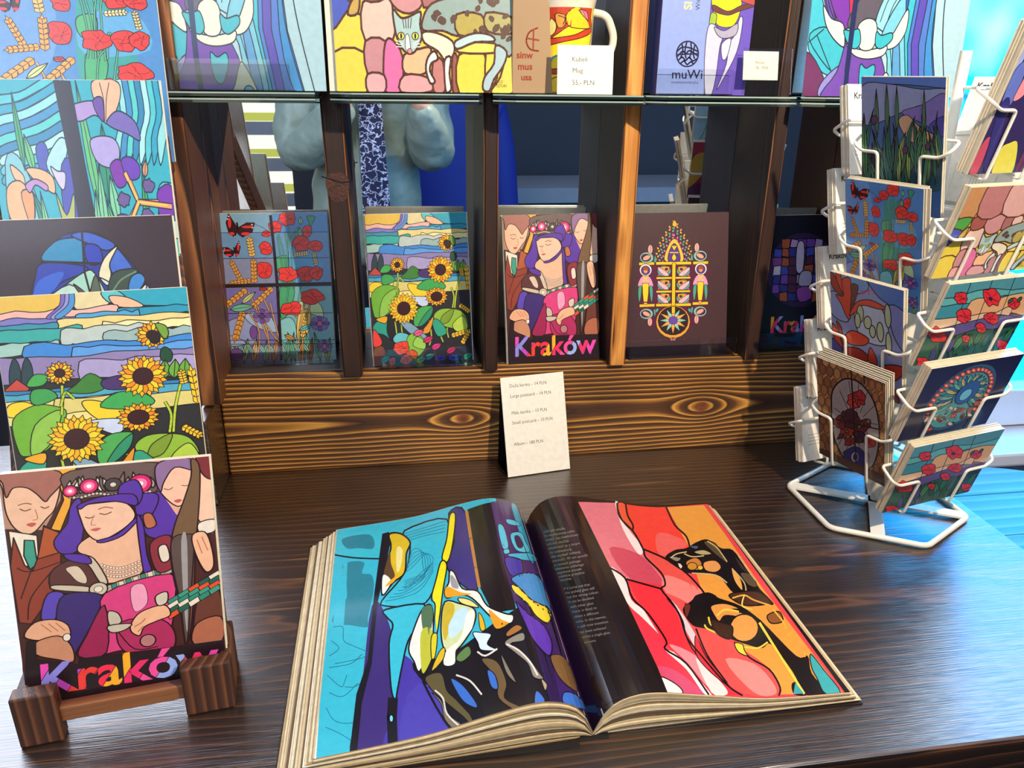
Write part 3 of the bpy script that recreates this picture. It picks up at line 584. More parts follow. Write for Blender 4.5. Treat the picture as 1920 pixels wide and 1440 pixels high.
def art_iris():
    a = Art([(-130, 598), (1200, 612), (1288, 1632), (-75, 1706)], '#36a9bd', lw=7, lead='#1d3a4a')
    # flowing water bands, coordinates of the 4x enlargement of the sheet
    r = random.Random(11); cols = ['#4fc0cc', '#2f9fc0', '#8fd6da', '#3b8fc4', '#56c8c8', '#2d86b4', '#a8e0e2']
    for i in range(9):
        y = 620+i*48; a.P([(-40, y+60), (150, y+40-i*4), (300, y-10), (470, y-70), (470, y-20), (300, y+35), (150, y+80), (-40, y+110)], cols[i % 7], n=3)
    for i in range(8):
        x = 880+i*44; a.P([(x, 600), (x+40, 600), (x+70, 760), (x+30, 900), (x-60+i*6, 1010), (x-30, 880), (x+20, 760)], cols[(i+2) % 7], n=3)
    for i in range(6):
        y = 1150+i*90; a.P([(1130, y), (1180, y-60), (1300, y-30), (1300, y+60), (1200, y+30), (1140, y+70)], cols[(i+4) % 7], n=3)
    a.P([(-20, 1000), (120, 1000), (240, 1350), (120, 1500), (-20, 1500)], '#7cc0cc'); a.P([(230, 930), (300, 900), (330, 1000), (260, 1060)], '#4554b4')
    a.P([(300, 1000), (420, 880), (480, 920), (380, 1080)], '#a6d6dc'); a.P([(400, 1060), (500, 1000), (520, 1400), (460, 1700), (420, 1500)], '#4a50b0')
    G = ['#3aa86a', '#62bd7a', '#2e8f74', '#7fcba0']
    for i, (x0, y0, x1, y1, w) in enumerate([(130, 1040, 90, 660, 24), (200, 1050, 150, 860, 30), (330, 1500, 170, 1140, 40), (300, 1640, 230, 1140, 34), (440, 1540, 340, 1340, 30), (700, 1300, 580, 600, 34), (760, 1200, 750, 810, 50), (720, 1500, 700, 1000, 34), (800, 1620, 640, 1330, 36), (860, 1640, 740, 1180, 44), (880, 1650, 900, 1360, 34), (660, 1500, 660, 1130, 30), (1050, 1480, 1030, 1000, 26), (1040, 1480, 1000, 1260, 34), (950, 1640, 1020, 1420, 24), (820, 1300, 780, 1060, 36)]):
        a.leaf(x0, y0, x1, y1, w, G[i % 4])
    a.P([(350, 1150), (420, 1260), (490, 1150), (480, 1300), (440, 1500), (500, 1640), (430, 1640), (420, 1450)], '#a9b468'); a.P([(330, 1020), (380, 1040), (440, 1050), (420, 1130), (380, 1110)], '#c7c2e0')
    def iris(cx, cy, c, w=1.0):
        for t in (-1.1, 1.1, 0): a.leaf(cx, cy, cx+120*w*math.sin(t), cy-150*w*math.cos(t), 48*w, c)
    a.P([(20, 1010), (110, 1060), (110, 1120), (40, 1080)], '#e8b68e'); a.P([(-30, 1130), (80, 1090), (170, 1180), (160, 1290), (80, 1330), (-30, 1280)], '#e9b184'); a.P([(80, 1150), (170, 1150), (160, 1290), (120, 1300)], '#dc9c6c')
    a.P([(140, 1030), (250, 1030), (340, 1070), (345, 1150), (280, 1130), (200, 1090)], '#eab48a'); a.P([(120, 1110), (200, 1080), (290, 1110), (280, 1140), (200, 1110), (150, 1150)], '#b58ac4')
    a.P([(700, 620), (780, 600), (900, 620), (900, 700), (820, 800), (770, 800), (710, 700)], '#efb798'); a.L([(760, 620), (780, 700), (775, 800)], 6); a.L([(830, 620), (800, 700), (785, 800)], 6)
    a.P([(485, 745), (600, 710), (720, 710), (760, 790), (700, 770), (580, 800)], '#a893cc'); a.P([(700, 700), (770, 690), (770, 800), (720, 760)], '#6b50a4'); a.P([(790, 800), (880, 750), (1000, 800), (1030, 890), (940, 860), (830, 830)], '#7468b4')
    a.P([(650, 900), (720, 870), (830, 880), (870, 940), (830, 1020), (700, 1000)], '#a9a0d8')
    V = '#7a35a8'
    a.P([(790, 1010), (850, 980), (900, 1020), (900, 1100), (840, 1120), (800, 1070)], V); a.P([(880, 980), (950, 970), (1010, 1010), (1000, 1070), (930, 1080), (890, 1040)], '#6a40b4')
    a.P([(1140, 1130), (1240, 1110), (1240, 1310), (1150, 1270), (1130, 1200)], '#7838ae'); a.P([(790, 1280), (860, 1250), (960, 1290), (990, 1350), (940, 1400), (870, 1420), (790, 1370)], V)
    for x, y, w in ((870, 1180, 50), (1050, 1260, 52), (1070, 1110, 44)): a.C(x, y, w, w*.75, '#6b5a94', w=.2)
    for x1, y1 in ((900, 1050), (930, 1090), (1130, 1190), (1230, 1210), (900, 1290), (890, 1330)): a.L([(985, 1190), (x1, y1)], 34, '#20283c', sm=False); a.L([(985, 1190), (x1, y1)], 22, '#f0a070', sm=False)
    a.L([(985, 1190), (900, 1050)], 7, '#f6d24a', sm=False); a.L([(985, 1190), (1200, 1205)], 7, '#f6d24a', sm=False); a.L([(985, 1190), (895, 1320)], 7, '#f6d24a', sm=False)
    a.leaf(1100, 1640, 1095, 1300, 34, '#f0cfa4'); a.leaf(1045, 1070, 1060, 980, 20, '#ee9c6c'); a.leaf(1040, 1630, 1050, 1490, 26, '#5fbd8a')
    a.L([(1230, 1630), (1150, 1500), (1190, 1450), (1250, 1480), (1200, 1530)], 26); a.L([(1230, 1630), (1150, 1500), (1190, 1450), (1250, 1480), (1200, 1530)], 14, '#54b8a0')
    a.P([(100, 1500), (190, 1450), (220, 1560), (120, 1640), (60, 1660)], '#9fc8d8')
    a.P([(190, 1540), (240, 1470), (340, 1480), (390, 1540), (390, 1680), (320, 1650), (240, 1600)], '#ee9a7a'); a.L([(300, 1480), (350, 1600), (380, 1660)], 6); a.L([(220, 1560), (330, 1620)], 6); a.P([(430, 1560), (520, 1540), (580, 1600), (580, 1640), (500, 1600)], '#c0a0dc'); a.P([(80, 1660), (190, 1610), (300, 1660), (120, 1720)], '#cfa6d0')
    a.P([(690, 1540), (760, 1560), (790, 1640), (700, 1640)], '#6a3aa4'); a.P([(940, 1640), (1000, 1500), (1000, 1600)], '#5468c0')
    a.P([(415, 605), (545, 610), (600, 1000), (650, 1300), (690, 1680), (560, 1680), (520, 1400), (480, 1000)], '#2a2836', 0, sm=False)
    return a
def art_night():
    a = Art([(-36, 430), (320, 408), (372, 770), (-2, 815)], '#3a2b31', lw=2.2, lead='#2e2320')
    arch = [(40, 565), (60, 505), (95, 458), (135, 441), (180, 442), (225, 470), (262, 510), (285, 560), (300, 640), (50, 660)]
    a.P(arch, '#2e3a94', 2)
    a.P([(70, 488), (95, 458), (130, 450), (150, 452), (148, 488)], '#2f86b4'); a.P([(128, 446), (160, 440), (210, 456), (195, 468), (160, 458)], '#4060c0'); a.P([(155, 460), (180, 462), (186, 485), (165, 492), (154, 480)], '#2f3fae')
    a.P([(45, 560), (55, 515), (72, 492), (150, 494), (150, 505), (100, 525), (68, 560)], '#3040a4'); a.P([(50, 560), (60, 522), (110, 505), (90, 535)], '#3a62c8', 0)
    a.P([(212, 462), (250, 500), (245, 496), (210, 506), (200, 490)], '#4468c4'); a.P([(66, 562), (110, 528), (152, 503), (170, 505), (195, 545), (190, 560), (150, 556)], '#9fd0bc'); a.P([(66, 562), (120, 525), (150, 555)], '#b4d8c4', 2)
    a.P([(216, 460), (190, 480), (178, 510), (196, 522), (202, 505), (200, 488)], '#dcd8b4'); a.P([(180, 512), (200, 520), (192, 524)], '#c8dcd0'); a.P([(195, 535), (205, 505), (235, 496), (255, 498), (240, 520), (235, 545), (205, 550)], '#3c4a40'); a.L([(200, 540), (220, 515), (250, 500)], 3, '#6c8c6c')
    a.P([(235, 528), (242, 508), (258, 502), (268, 512), (258, 528), (245, 534)], '#3f84c8'); a.P([(235, 540), (255, 532), (270, 520), (272, 545), (250, 550)], '#e2dccc'); a.P([(272, 520), (285, 548), (270, 548)], '#8cb0d8')
    a.P([(196, 545), (210, 536), (232, 548), (230, 556), (200, 558)], '#5fa074'); a.P([(160, 540), (172, 508), (182, 540), (170, 555)], '#5a6250'); a.P([(128, 524), (160, 545), (155, 555)], '#564e42')
    a.L([(149, 440), (151, 505), (165, 556)], 4, '#2e2320', sm=False); a.L([(70, 490), (180, 489)], 4, '#2e2320', sm=False); a.L([(66, 560), (115, 552), (150, 556)], 4, '#2e2320')
    a.text('Krak\u00f3w', 90, 760, 56, ang=.1, bands=(['#ef3f38', '#f7b02a', '#ee2f6a', '#9ab0ea'], 12, .35), bold=.03)
    return a
def art_curtain():
    a = Art([(420, -420), (1400, -420), (1450, 560), (425, 610)], '#a9ccd4', lw=6, lead='#27343f')
    a.P([(420, -430), (640, -430), (560, -100), (540, 130), (600, 260), (520, 200), (440, 0), (420, 0)], '#6f3f9c')
    a.P([(420, 40), (500, 180), (620, 340), (700, 420), (600, 500), (500, 460), (420, 340)], '#43b4c6'); a.P([(460, 0), (520, 180), (600, 300), (700, 380), (660, 320), (540, 190), (500, 40)], '#5b4cae'); a.P([(430, 340), (520, 280), (620, 330), (700, 420), (620, 490)], '#3fb0c0'); a.L([(430, 355), (520, 290)], 6); a.L([(480, 320), (600, 480)], 6)
    a.P([(425, 400), (560, 520), (540, 610), (430, 610)], '#6b2f5c'); a.P([(560, 520), (700, 440), (740, 610), (540, 610)], '#8f86cc')
    a.P([(860, -60), (1010, -60), (1010, 20), (880, 160), (850, 120)], '#3fa0ac')
    a.P([(540, -40), (590, 30), (640, 90), (700, 240), (650, 280), (560, 190), (500, 40)], '#7436a0'); a.P([(720, -420), (860, -420), (880, 100), (700, 120), (640, 60)], '#e24a52'); a.P([(700, -60), (860, -60), (860, 80), (690, 90)], '#f2d848'); a.L([(760, -60), (765, 85)], 5); a.L([(800, -60), (806, 82)], 5)
    a.P([(560, -50), (640, -60), (620, 60), (590, 115), (565, 60)], '#b7c83c'); a.P([(530, -30), (570, 0), (640, 20), (700, 90), (640, 100)], '#e8344e'); a.P([(655, 90), (700, 100), (720, 150), (690, 250)], '#e5304c')
    a.P([(720, 160), (800, 100), (870, 90), (880, 140), (840, 240), (740, 290), (670, 260)], '#5b5560')
    a.P([(850, 240), (900, 110), (1000, 40), (1010, 130), (960, 290), (900, 280)], '#8ecbd6'); a.L([(880, 240), (920, 130), (1000, 70)], 5); a.L([(915, 280), (950, 160), (1005, 100)], 5)
    for i, (c, x, w) in enumerate((('#3b5cb8', 1010, 40), ('#3fb6c4', 1045, 45), ('#4c78c8', 1088, 30), ('#5a4cae', 1112, 55), ('#4f78c4', 1160, 50))):
        a.P([(x, -430), (x+w, -430), (x+w, 100), (x+w+30, 330), (x+w+130, 620), (x+60, 620), (x-10, 330), (x, 100)], c, sm=False)
    a.P([(1010, 120), (1050, 300), (1120, 620), (1000, 620), (960, 400), (900, 300)], '#74bed0'); a.L([(960, 330), (1000, 450), (1040, 620)], 5); a.P([(980, 300), (1020, 320), (1090, 620), (1040, 620)], '#5a9ac8')
    a.L([(1260, -430), (1265, 60), (1300, 300), (1400, 620)], 6); a.P([(1205, -430), (1215, 100), (1235, 330), (1330, 620), (1290, 620), (1195, 330)], '#3f8cc8')
    a.P([(420, -430), (1000, -430), (1000, -60), (880, -60), (700, -100), (560, -60), (420, -200)], '#5f8fc4', 0, sm=False); a.poppy(700, -250, 150, 120, '#e2a23c'); a.poppy(560, -300, 80, 80, '#c8475a')
    a.P([(690, 300), (760, 380), (920, 400), (960, 620), (560, 620), (640, 480)], '#6f48a4'); a.P([(790, 440), (830, 455), (880, 435), (890, 480), (850, 560), (800, 540)], '#3fb2c4')
    a.P([(960, 470), (1000, 500), (1060, 600), (1060, 640), (880, 640), (920, 560)], '#d9dcc0'); a.C(1000, 590, 30, 28, '#7cc8d4')
    W = '#dfe2cc'
    a.P([(500, 185), (560, 240), (640, 260), (665, 330), (660, 365), (590, 330), (530, 270)], W); a.P([(1045, 175), (1055, 270), (1010, 340), (950, 360), (945, 320), (980, 280)], W)
    a.P([(680, 350), (760, 370), (860, 365), (945, 345), (930, 390), (830, 412), (740, 400)], W); a.P([(740, 270), (790, 230), (850, 240), (870, 300), (850, 365), (770, 365)], W)
    a.P([(650, 290), (700, 290), (750, 280), (770, 340), (740, 370), (690, 350)], '#3cb0bc'); a.P([(865, 285), (900, 300), (965, 285), (970, 320), (910, 360), (870, 345)], '#3cb0bc')
    a.P([(682, -430), (716, -430), (722, 480), (690, 480)], '#232c55', 0, sm=False); a.P([(692, 480), (722, 480), (735, 620), (700, 620)], '#232c55', 0, sm=False)
    return a
def art_cat(top=-700):
    a = Art([(700, top), (1790, top), (1798, 500), (715, 490)], '#dcc84a', lw=12, lead='#5a3428')
    Y = '#e6cf4a'
    Q = lambda p, c, o=None: a.P(p, c, o, sm=True, n=3)
    Q([(700, 140), (880, 120), (885, 300), (705, 300)], Y); Q([(705, 300), (885, 300), (890, 500), (715, 500)], Y)
    Q([(890, 60), (1040, 40), (1065, 110), (1060, 235), (895, 240)], '#e0bfae'); Q([(1020, -60), (1240, -60), (1245, 60), (1160, 110), (1065, 70)], '#c98f90'); Q([(1245, -60), (1360, -60), (1350, 30), (1250, 80)], '#a86c68'); Q([(1345, -40), (1440, -40), (1440, 40), (1350, 40)], '#e8c0b4')
    Q([(880, -60), (1020, -60), (1020, 40), (900, 50)], '#a05a50'); Q([(895, 245), (1015, 245), (1000, 400), (900, 400)], '#c48a8e'); Q([(1020, 240), (1060, 240), (1115, 320), (1100, 490), (1005, 490), (1000, 330)], '#e070a4'); Q([(900, 405), (1000, 410), (1000, 495), (900, 495)], '#e0a8a8')
    Q([(1125, 310), (1220, 280), (1290, 280), (1250, 400), (1125, 400)], '#f0b98c'); Q([(1120, 410), (1260, 420), (1290, 490), (1100, 495)], '#dca0a0'); Q([(1300, 340), (1360, 340), (1370, 490), (1300, 490)], '#c07f78'); Q([(1420, 320), (1450, 320), (1460, 490), (1420, 490)], '#9c5a48')
    Q([(1460, 310), (1620, 305), (1620, 500), (1460, 500)], Y); Q([(1630, 300), (1690, 300), (1700, 420), (1640, 500), (1625, 500)], Y); Q([(1760, 300), (1800, 300), (1800, 500), (1660, 500), (1720, 420)], '#e2d05a'); Q([(1460, 250), (1690, 250), (1690, 296), (1460, 296)], '#e8d664')
    for i, (x, y, w, h, c) in enumerate(((700, -700, 180, 330, '#7fa04a'), (890, -700, 260, 300, '#c98f90'), (1160, -700, 300, 300, '#a86c68'), (1470, -700, 330, 300, '#e0bfae'), (700, -360, 180, 300, '#c08a5a'), (890, -390, 260, 320, '#b87a78'), (1160, -390, 300, 320, '#d9a8a0'), (1470, -390, 330, 320, '#8a5a52'))): Q([(x, y), (x+w, y+10), (x+w-8, y+h), (x+6, y+h-8)], c)
    Q([(1245, 130), (1300, 60), (1450, 20), (1800, -60), (1800, 300), (1700, 260), (1600, 210), (1450, 215), (1360, 190), (1245, 190)], '#8fa6a0')
    Q([(1450, 110), (1600, 110), (1620, 200), (1460, 210)], '#b0a050'); Q([(1630, 100), (1790, 120), (1790, 200), (1640, 190)], '#a8a468')
    r = random.Random(4)
    for i in range(58):
        x = r.uniform(1265, 1790); y = r.uniform(-40, 235)
        if y < 110-(x-1245)*.22 or y > 175+(x-1245)*.13: continue
        a.C(x, y, r.uniform(15, 27), r.uniform(11, 18), '#5a4438', 3, 7, r.uniform(0, 3), .25)
    Q([(1240, 200), (1320, 200), (1420, 240), (1430, 300), (1380, 340), (1330, 290), (1250, 250)], '#eadfc4'); Q([(1440, 240), (1560, 200), (1660, 210), (1680, 240), (1560, 245), (1450, 280)], '#b9d4d4'); Q([(1690, 260), (1760, 290), (1740, 360), (1680, 430), (1650, 490), (1610, 480), (1620, 420), (1680, 350)], '#a9c4c8')
    Q([(1310, 290), (1330, 330), (1290, 350), (1280, 390), (1310, 440), (1280, 450), (1255, 380), (1270, 320)], '#cfe0dc'); Q([(1370, 340), (1410, 320), (1400, 400), (1410, 470), (1400, 492), (1375, 485)], '#dfe8e0')
    Q([(1065, 90), (1110, 130), (1160, 125), (1230, 100), (1225, 160), (1235, 220), (1210, 270), (1180, 300), (1140, 300), (1100, 260), (1075, 190)], '#a8c8c4')
    for x in (1110, 1195): a.C(x, 218, 20, 18, '#d8d85a', 5); a.C(x, 218, 6, 14, '#20201c', 0)
    a.P([(1138, 215), (1156, 215), (1164, 275), (1148, 288), (1134, 275)], '#e4ece4', 4); a.C(1160, 292, 14, 13, '#d88a9a', 4)
    for dx in (-30, -12, 6, 24): a.L([(1150+dx, 130), (1150+dx*.7, 180)], 5)
    for sd in (-1, 1):
        for k in range(3): a.L([(1150+sd*30, 255+k*8), (1150+sd*72, 238+k*16)], 4, '#f0f4ea')
    Q([(720, -60), (860, -60), (830, 40), (760, 60), (700, 0)], '#4fa04a'); Q([(700, 30), (820, 60), (770, 130), (710, 190), (700, 120)], '#4a5cb8'); Q([(820, 60), (870, 20), (860, 110), (800, 120)], '#c0a050')
    a.text('MUZ', 1695, 450, 20, '#5a4a20'); a.text('SZTUKI', 1695, 470, 20, '#5a4a20')
    return a
def art_reeds():
    a = Art([(740, 515), (1280, 536), (1240, 1480), (690, 1200)], '#3f6a90', lw=4)
    a = Art([(740, 515), (1280, 536), (1237, 1475), (708, 1195)], '#44679a', lw=4)
    a.P([(740, 500), (1290, 520), (1290, 600), (1100, 580), (900, 560), (740, 570)], '#5a7ac0'); a.P([(740, 560), (900, 560), (1100, 600), (1280, 610), (1280, 700), (1100, 690), (960, 720), (740, 760)], '#8c96bc'); a.P([(960, 720), (1100, 690), (1280, 640), (1280, 900), (1100, 800)], '#7a6cae'); a.P([(940, 770), (1000, 740), (1080, 820), (1200, 900), (1200, 960), (1020, 900)], '#c09a7c'); a.P([(1150, 820), (1280, 780), (1280, 900), (1200, 900)], '#4c4c9c')
    a.P([(700, 1100), (900, 1120), (1290, 1250), (1290, 1500), (690, 1250)], '#2c5490'); a.P([(700, 950), (900, 900), (1100, 960), (1280, 1000), (1270, 1260), (1000, 1200), (700, 1120)], '#274c5c')
    r = random.Random(3)
    for i in range(46):
        x = r.uniform(720, 1270); y = r.uniform(980, 1260); h = r.uniform(180, 380)
        a.leaf(x, y, x+r.uniform(-70, 70), y-h, r.uniform(9, 17), r.choice(['#4a8a5c', '#2f6a5c', '#6fa060', '#3a7a78', '#8fa860', '#2c5a6c']), bend=r.uniform(-25, 25))
    for x, y in ((870, 560), (810, 580), (1110, 600), (930, 570)): a.leaf(x, y+260, x+6, y, 11, '#5c8a64')
    for x, y in ((800, 740), (980, 940), (1140, 950)): a.C(x, y, 18, 24, '#5a3a5c')
    a.C(770, 1185, 26, 12, '#4fa0b0'); a.C(950, 1200, 36, 10, '#3f8ab0')
    return a
def art_lily():
    a = Art([(555, 715), (1075, 860), (1012, 1450), (565, 1370)], '#8a96c0', lw=6)
    a.P([(850, 780), (1080, 850), (1080, 1000), (980, 940), (900, 880)], '#4c7ac0'); a.P([(700, 740), (830, 790), (840, 850), (760, 870), (720, 820)], '#6f9ac8'); a.P([(980, 940), (1080, 1000), (1070, 1200), (990, 1100)], '#7a86c0'); a.P([(560, 850), (680, 900), (690, 1040), (560, 990)], '#8fa0cc'); a.P([(560, 1150), (640, 1200), (620, 1400), (560, 1340)], '#5c5aa4')
    a.P([(760, 930), (900, 930), (960, 1050), (940, 1160), (800, 1140), (740, 1040)], '#b4c4d4')
    O = '#d8452c'
    a.P([(560, 720), (600, 760), (650, 870), (600, 850), (560, 790)], '#a8362c'); a.P([(600, 715), (640, 740), (660, 860), (640, 840), (610, 780)], O)
    a.P([(660, 880), (650, 780), (710, 770), (720, 850), (710, 1010), (680, 1010), (640, 930), (600, 870)], O); a.P([(720, 870), (720, 810), (770, 820), (760, 880), (710, 990)], '#6c2a24'); a.P([(700, 1000), (760, 920), (860, 910), (960, 960), (900, 960), (800, 940), (750, 980)], O); a.P([(570, 1050), (610, 1100), (650, 1200), (620, 1180), (580, 1140)], O); a.P([(600, 1040), (640, 1080), (650, 1180)], '#b8382c')
    for q in ((780, 990, 24, 50), (830, 1040, 26, 36), (910, 1090, 22, 54), (965, 1000, 20, 66), (960, 1150, 18, 60), (760, 1030, 20, 44), (860, 1090, 20, 34)): a.C(q[0], q[1], q[2], q[3], '#b4c49a')
    a.P([(660, 1130), (720, 1090), (830, 1130), (800, 1170), (700, 1170)], O); a.P([(640, 1200), (760, 1190), (840, 1250), (830, 1320), (740, 1260)], '#b83028'); a.P([(840, 1180), (880, 1250), (860, 1330), (820, 1260)], O); a.P([(870, 1290), (960, 1260), (1040, 1270), (1000, 1330), (900, 1350)], '#c4362a'); a.P([(860, 1350), (960, 1360), (1000, 1440), (920, 1440)], '#a82c2c'); a.P([(640, 1270), (760, 1330), (860, 1340), (760, 1400), (660, 1340)], '#8f2a30')
    a.C(830, 1290, 36, 36, '#f0c03c', w=.3); a.C(836, 1320, 18, 24, '#7a2a24')
    for x in (660, 720, 600): a.leaf(x, 1400, x+20, 1260, 20, '#a8b878')
    for x in (800, 840, 870): a.L([(790, 870), (x, 850), (x+10, 880)], 4, '#c8305c')
    return a
def art_vase():
    a = Art([(430, 75), (880, 258), (870, 985), (400, 682)], '#b88452', lw=5)
    r = random.Random(9)
    for j in range(15):
        for i in range(12):
            x = 395+i*46+(23 if j % 2 else 0); y = 70+j*62+i*16; a.P([(x-20, y-18), (x, y-34), (x+20, y-14), (x+20, y+20), (x, y+36), (x-20, y+16)], r.choice(['#b98650', '#a87446', '#c89660', '#9c6a44', '#8c5c3c']), 4, sm=False)
    a.P([(505, 400), (520, 280), (600, 215), (700, 240), (790, 350), (830, 500), (830, 650), (790, 800), (700, 850), (600, 780), (530, 650), (500, 520)], '#a09894', 10)
    for t in range(14):
        th = t*.449; a.L([(665+60*math.cos(th), 500+90*math.sin(th)), (665+155*math.cos(th), 520+300*math.sin(th))], 4)
    for q, c in (((660, 350, 50, 60), '#c83c34'), ((700, 340, 40, 50), '#b02c30'), ((600, 560, 50, 40), '#a8342c'), ((720, 520, 60, 40), '#6b2430'), ((760, 640, 40, 40), '#c83c34'), ((560, 480, 40, 50), '#7a2c30'), ((640, 470, 60, 60), '#4a2434'), ((690, 600, 50, 50), '#3a2040'), ((620, 620, 40, 34), '#8f3030')): a.poppy(*q, col=c, w=.25)
    for i in range(10): x = r.uniform(560, 780); y = r.uniform(440, 700); a.leaf(x, y, x+r.uniform(-60, 60), y+r.uniform(-60, 40), 14, r.choice(['#7a8c4a', '#c0b090', '#5a3a3c']))
    a.P([(580, 690), (660, 660), (730, 720), (740, 800), (700, 860), (620, 820), (575, 760)], '#2a2c6c'); a.C(652, 735, 28, 36, '#c0b0a8', 3); a.C(656, 735, 18, 26, '#2a2c6c', 2)
    a.L([(650, 110), (660, 900)], 10, '#2a1a18', sm=False); a.L([(420, 430), (850, 560)], 8, '#2a1a18', sm=False); a.L([(735, 180), (735, 250)], 10, '#2a1a18', sm=False)
    a.P([(395, 640), (880, 900), (880, 1010), (390, 700)], '#54362c', 0, sm=False)
    return a
def art_horse():
    a = Art([(1660, 545), (2150, 520), (1980, 1200), (1420, 1270)], '#2f2456', lw=4, lead='#1c1636')
    a.P([(1640, 560), (1700, 540), (1640, 700), (1600, 760), (1560, 720)], '#8f9ccc'); a.P([(1600, 740), (1680, 700), (1640, 880), (1560, 900)], '#5c6cb8'); a.P([(1700, 540), (1860, 530), (1850, 640), (1800, 700), (1720, 620)], '#6a2c5c'); a.P([(1840, 540), (2150, 520), (2100, 700), (1900, 640)], '#b83c50'); a.P([(1870, 560), (1990, 530), (1990, 640), (1900, 600)], '#e8c84c')
    a.P([(1690, 740), (1720, 660), (1740, 720), (1720, 830), (1640, 870)], '#e48a94'); a.P([(1640, 900), (1610, 1000), (1620, 1120), (1660, 1200), (1590, 1120), (1600, 980)], '#f09aa4'); a.P([(1790, 790), (1880, 840), (2000, 800), (2000, 860), (1870, 880), (1800, 840)], '#e8a0a4'); a.P([(1770, 830), (1800, 850), (1800, 900), (1870, 930), (1850, 950), (1770, 950)], '#f0a8b0'); a.P([(1820, 860), (2000, 880), (2000, 1100), (1880, 1040), (1860, 940)], '#b02f50')
    a.P([(1640, 1110), (1700, 1070), (1760, 1060), (1790, 1160), (1770, 1240), (1620, 1260)], '#d4cc4c'); a.P([(1480, 1100), (1540, 1060), (1500, 1250), (1430, 1260)], '#b84860'); a.P([(1550, 920), (1620, 880), (1600, 1180), (1540, 1220)], '#2f2a70')
    a.P([(1850, 1060), (2000, 1020), (2000, 1220), (1820, 1240)], '#5a2450'); a.P([(1980, 700), (2100, 660), (2060, 1100), (1990, 1000)], '#d4a040')
    return a
def art_field():
    a = Art([(1130, 650), (1740, 505), (1510, 950), (915, 1085)], '#5c4a78', lw=4)
    def S(u0, u1, v0, v1, c, amp=.03, sd=1):
        r = random.Random(sd); q = lambda u, v: (1130+(1740-1130)*u+(915-1130)*v, 650+(505-650)*u+(1085-650)*v)
        a.P([q(u0+(u1-u0)*i/6, v0+r.uniform(-amp, amp)) for i in range(7)]+[q(u0+(u1-u0)*i/6, v1+r.uniform(-amp, amp)) for i in range(6, -1, -1)], c, n=2)
    S(-.1, 1.1, -.1, .18, '#4f93a0', .02, 1); S(-.1, 1.1, .14, .32, '#5fb0b0', .03, 2); S(-.1, .7, .26, .44, '#3f8fa0', .03, 3); S(.3, 1.1, .26, .5, '#e0ac7c', .05, 4); S(-.1, .8, .4, .58, '#e4c09c', .04, 5); S(-.1, 1.1, .52, .7, '#5f5490', .05, 6); S(-.1, 1.1, .66, 1.1, '#1f5a48', .04, 7)
    q = lambda u, v: (1130+(1740-1130)*u+(915-1130)*v, 650+(505-650)*u+(1085-650)*v)
    for u in (.2, .42, .66): a.L([q(u, 0), q(u+.06, .6)], 4, sm=False)
    r = random.Random(2)
    for i in range(24):
        u, v = r.uniform(0, 1), r.uniform(.72, 1.05); x0, y0 = q(u, v+.12); x1, y1 = q(u+r.uniform(-.08, .08), v-.12); a.leaf(x0, y0, x1, y1, 16, r.choice(['#2f7a54', '#1f5c54', '#3f8f5c', '#2c6c70', '#44488c']))
    for u, v, s in ((.17, .18, 44), (.5, .22, 60), (.8, .35, 38), (.3, .42, 48), (.1, .62, 56), (.62, .5, 44), (.56, .62, 34), (.92, .92, 44), (.1, .98, 44), (.45, .74, 26)):
        x, y = q(u, v); a.poppy(x, y, s, s*.72, '#df2f38', w=.2)
    x, y = q(.5, .24); a.C(x, y, 13, 10, '#3a1a3c', 0); 
    for u, v in ((.74, .3), (.84, .3)): x, y = q(u, v); a.C(x, y, 20, 9, '#3a5a40', rot=-.7)
    return a
def art_peacock():
    a = Art([(1240, 120), (1862, -18), (1650, 468), (1000, 602)], '#1b1a3e', lw=3)
    q = lambda u, v: (1240+(1862-1240)*u+(1000-1240)*v, 120+(-18-120)*u+(602-120)*v)
    def ell(cu, cv, ru, rv, c, o=None, n=30): a.P([q(cu+ru*math.cos(i*6.2832/n), cv+rv*math.sin(i*6.2832/n)) for i in range(n)], c, o, sm=False)
    ell(.5, .5, .36, .46, '#2f5c80'); ell(.5, .5, .33, .42, '#4f9aa0')
    for k in range(26):
        t = 2.6+k*.17; 
        x0, y0 = q(.52+.10*math.cos(t), .46+.13*math.sin(t)); x1, y1 = q(.5+.27*math.cos(t), .5+.34*math.sin(t)); a.leaf(x0, y0, x1, y1, 13, ['#7fc0a8', '#3f8f9c', '#e0c078', '#2f6c94'][k % 4])
        x, y = q(.5+.31*math.cos(t), .5+.39*math.sin(t)); a.C(x, y, 19, 15, '#d84c54'); a.C(x, y, 8, 7, '#f0c888', 1, 8)
    ell(.55, .42, .12, .16, '#285a9c'); ell(.54, .45, .06, .08, '#6fc0d8')
    r = random.Random(8)
    for k in range(46):
        u, v = r.uniform(.24, .8), r.uniform(.64, .9)
        if ((u-.5)/.34)**2+((v-.5)/.44)**2 > 1: continue
        x0, y0 = q(u, v); x1, y1 = q(u+r.uniform(-.09, .09), v+r.uniform(-.08, .08)); a.leaf(x0, y0, x1+1, y1, 12, r.choice(['#d84c44', '#e8dcb0', '#8f3a34', '#4f9a8c', '#f0e0c0', '#5a2c4c']))
    return a
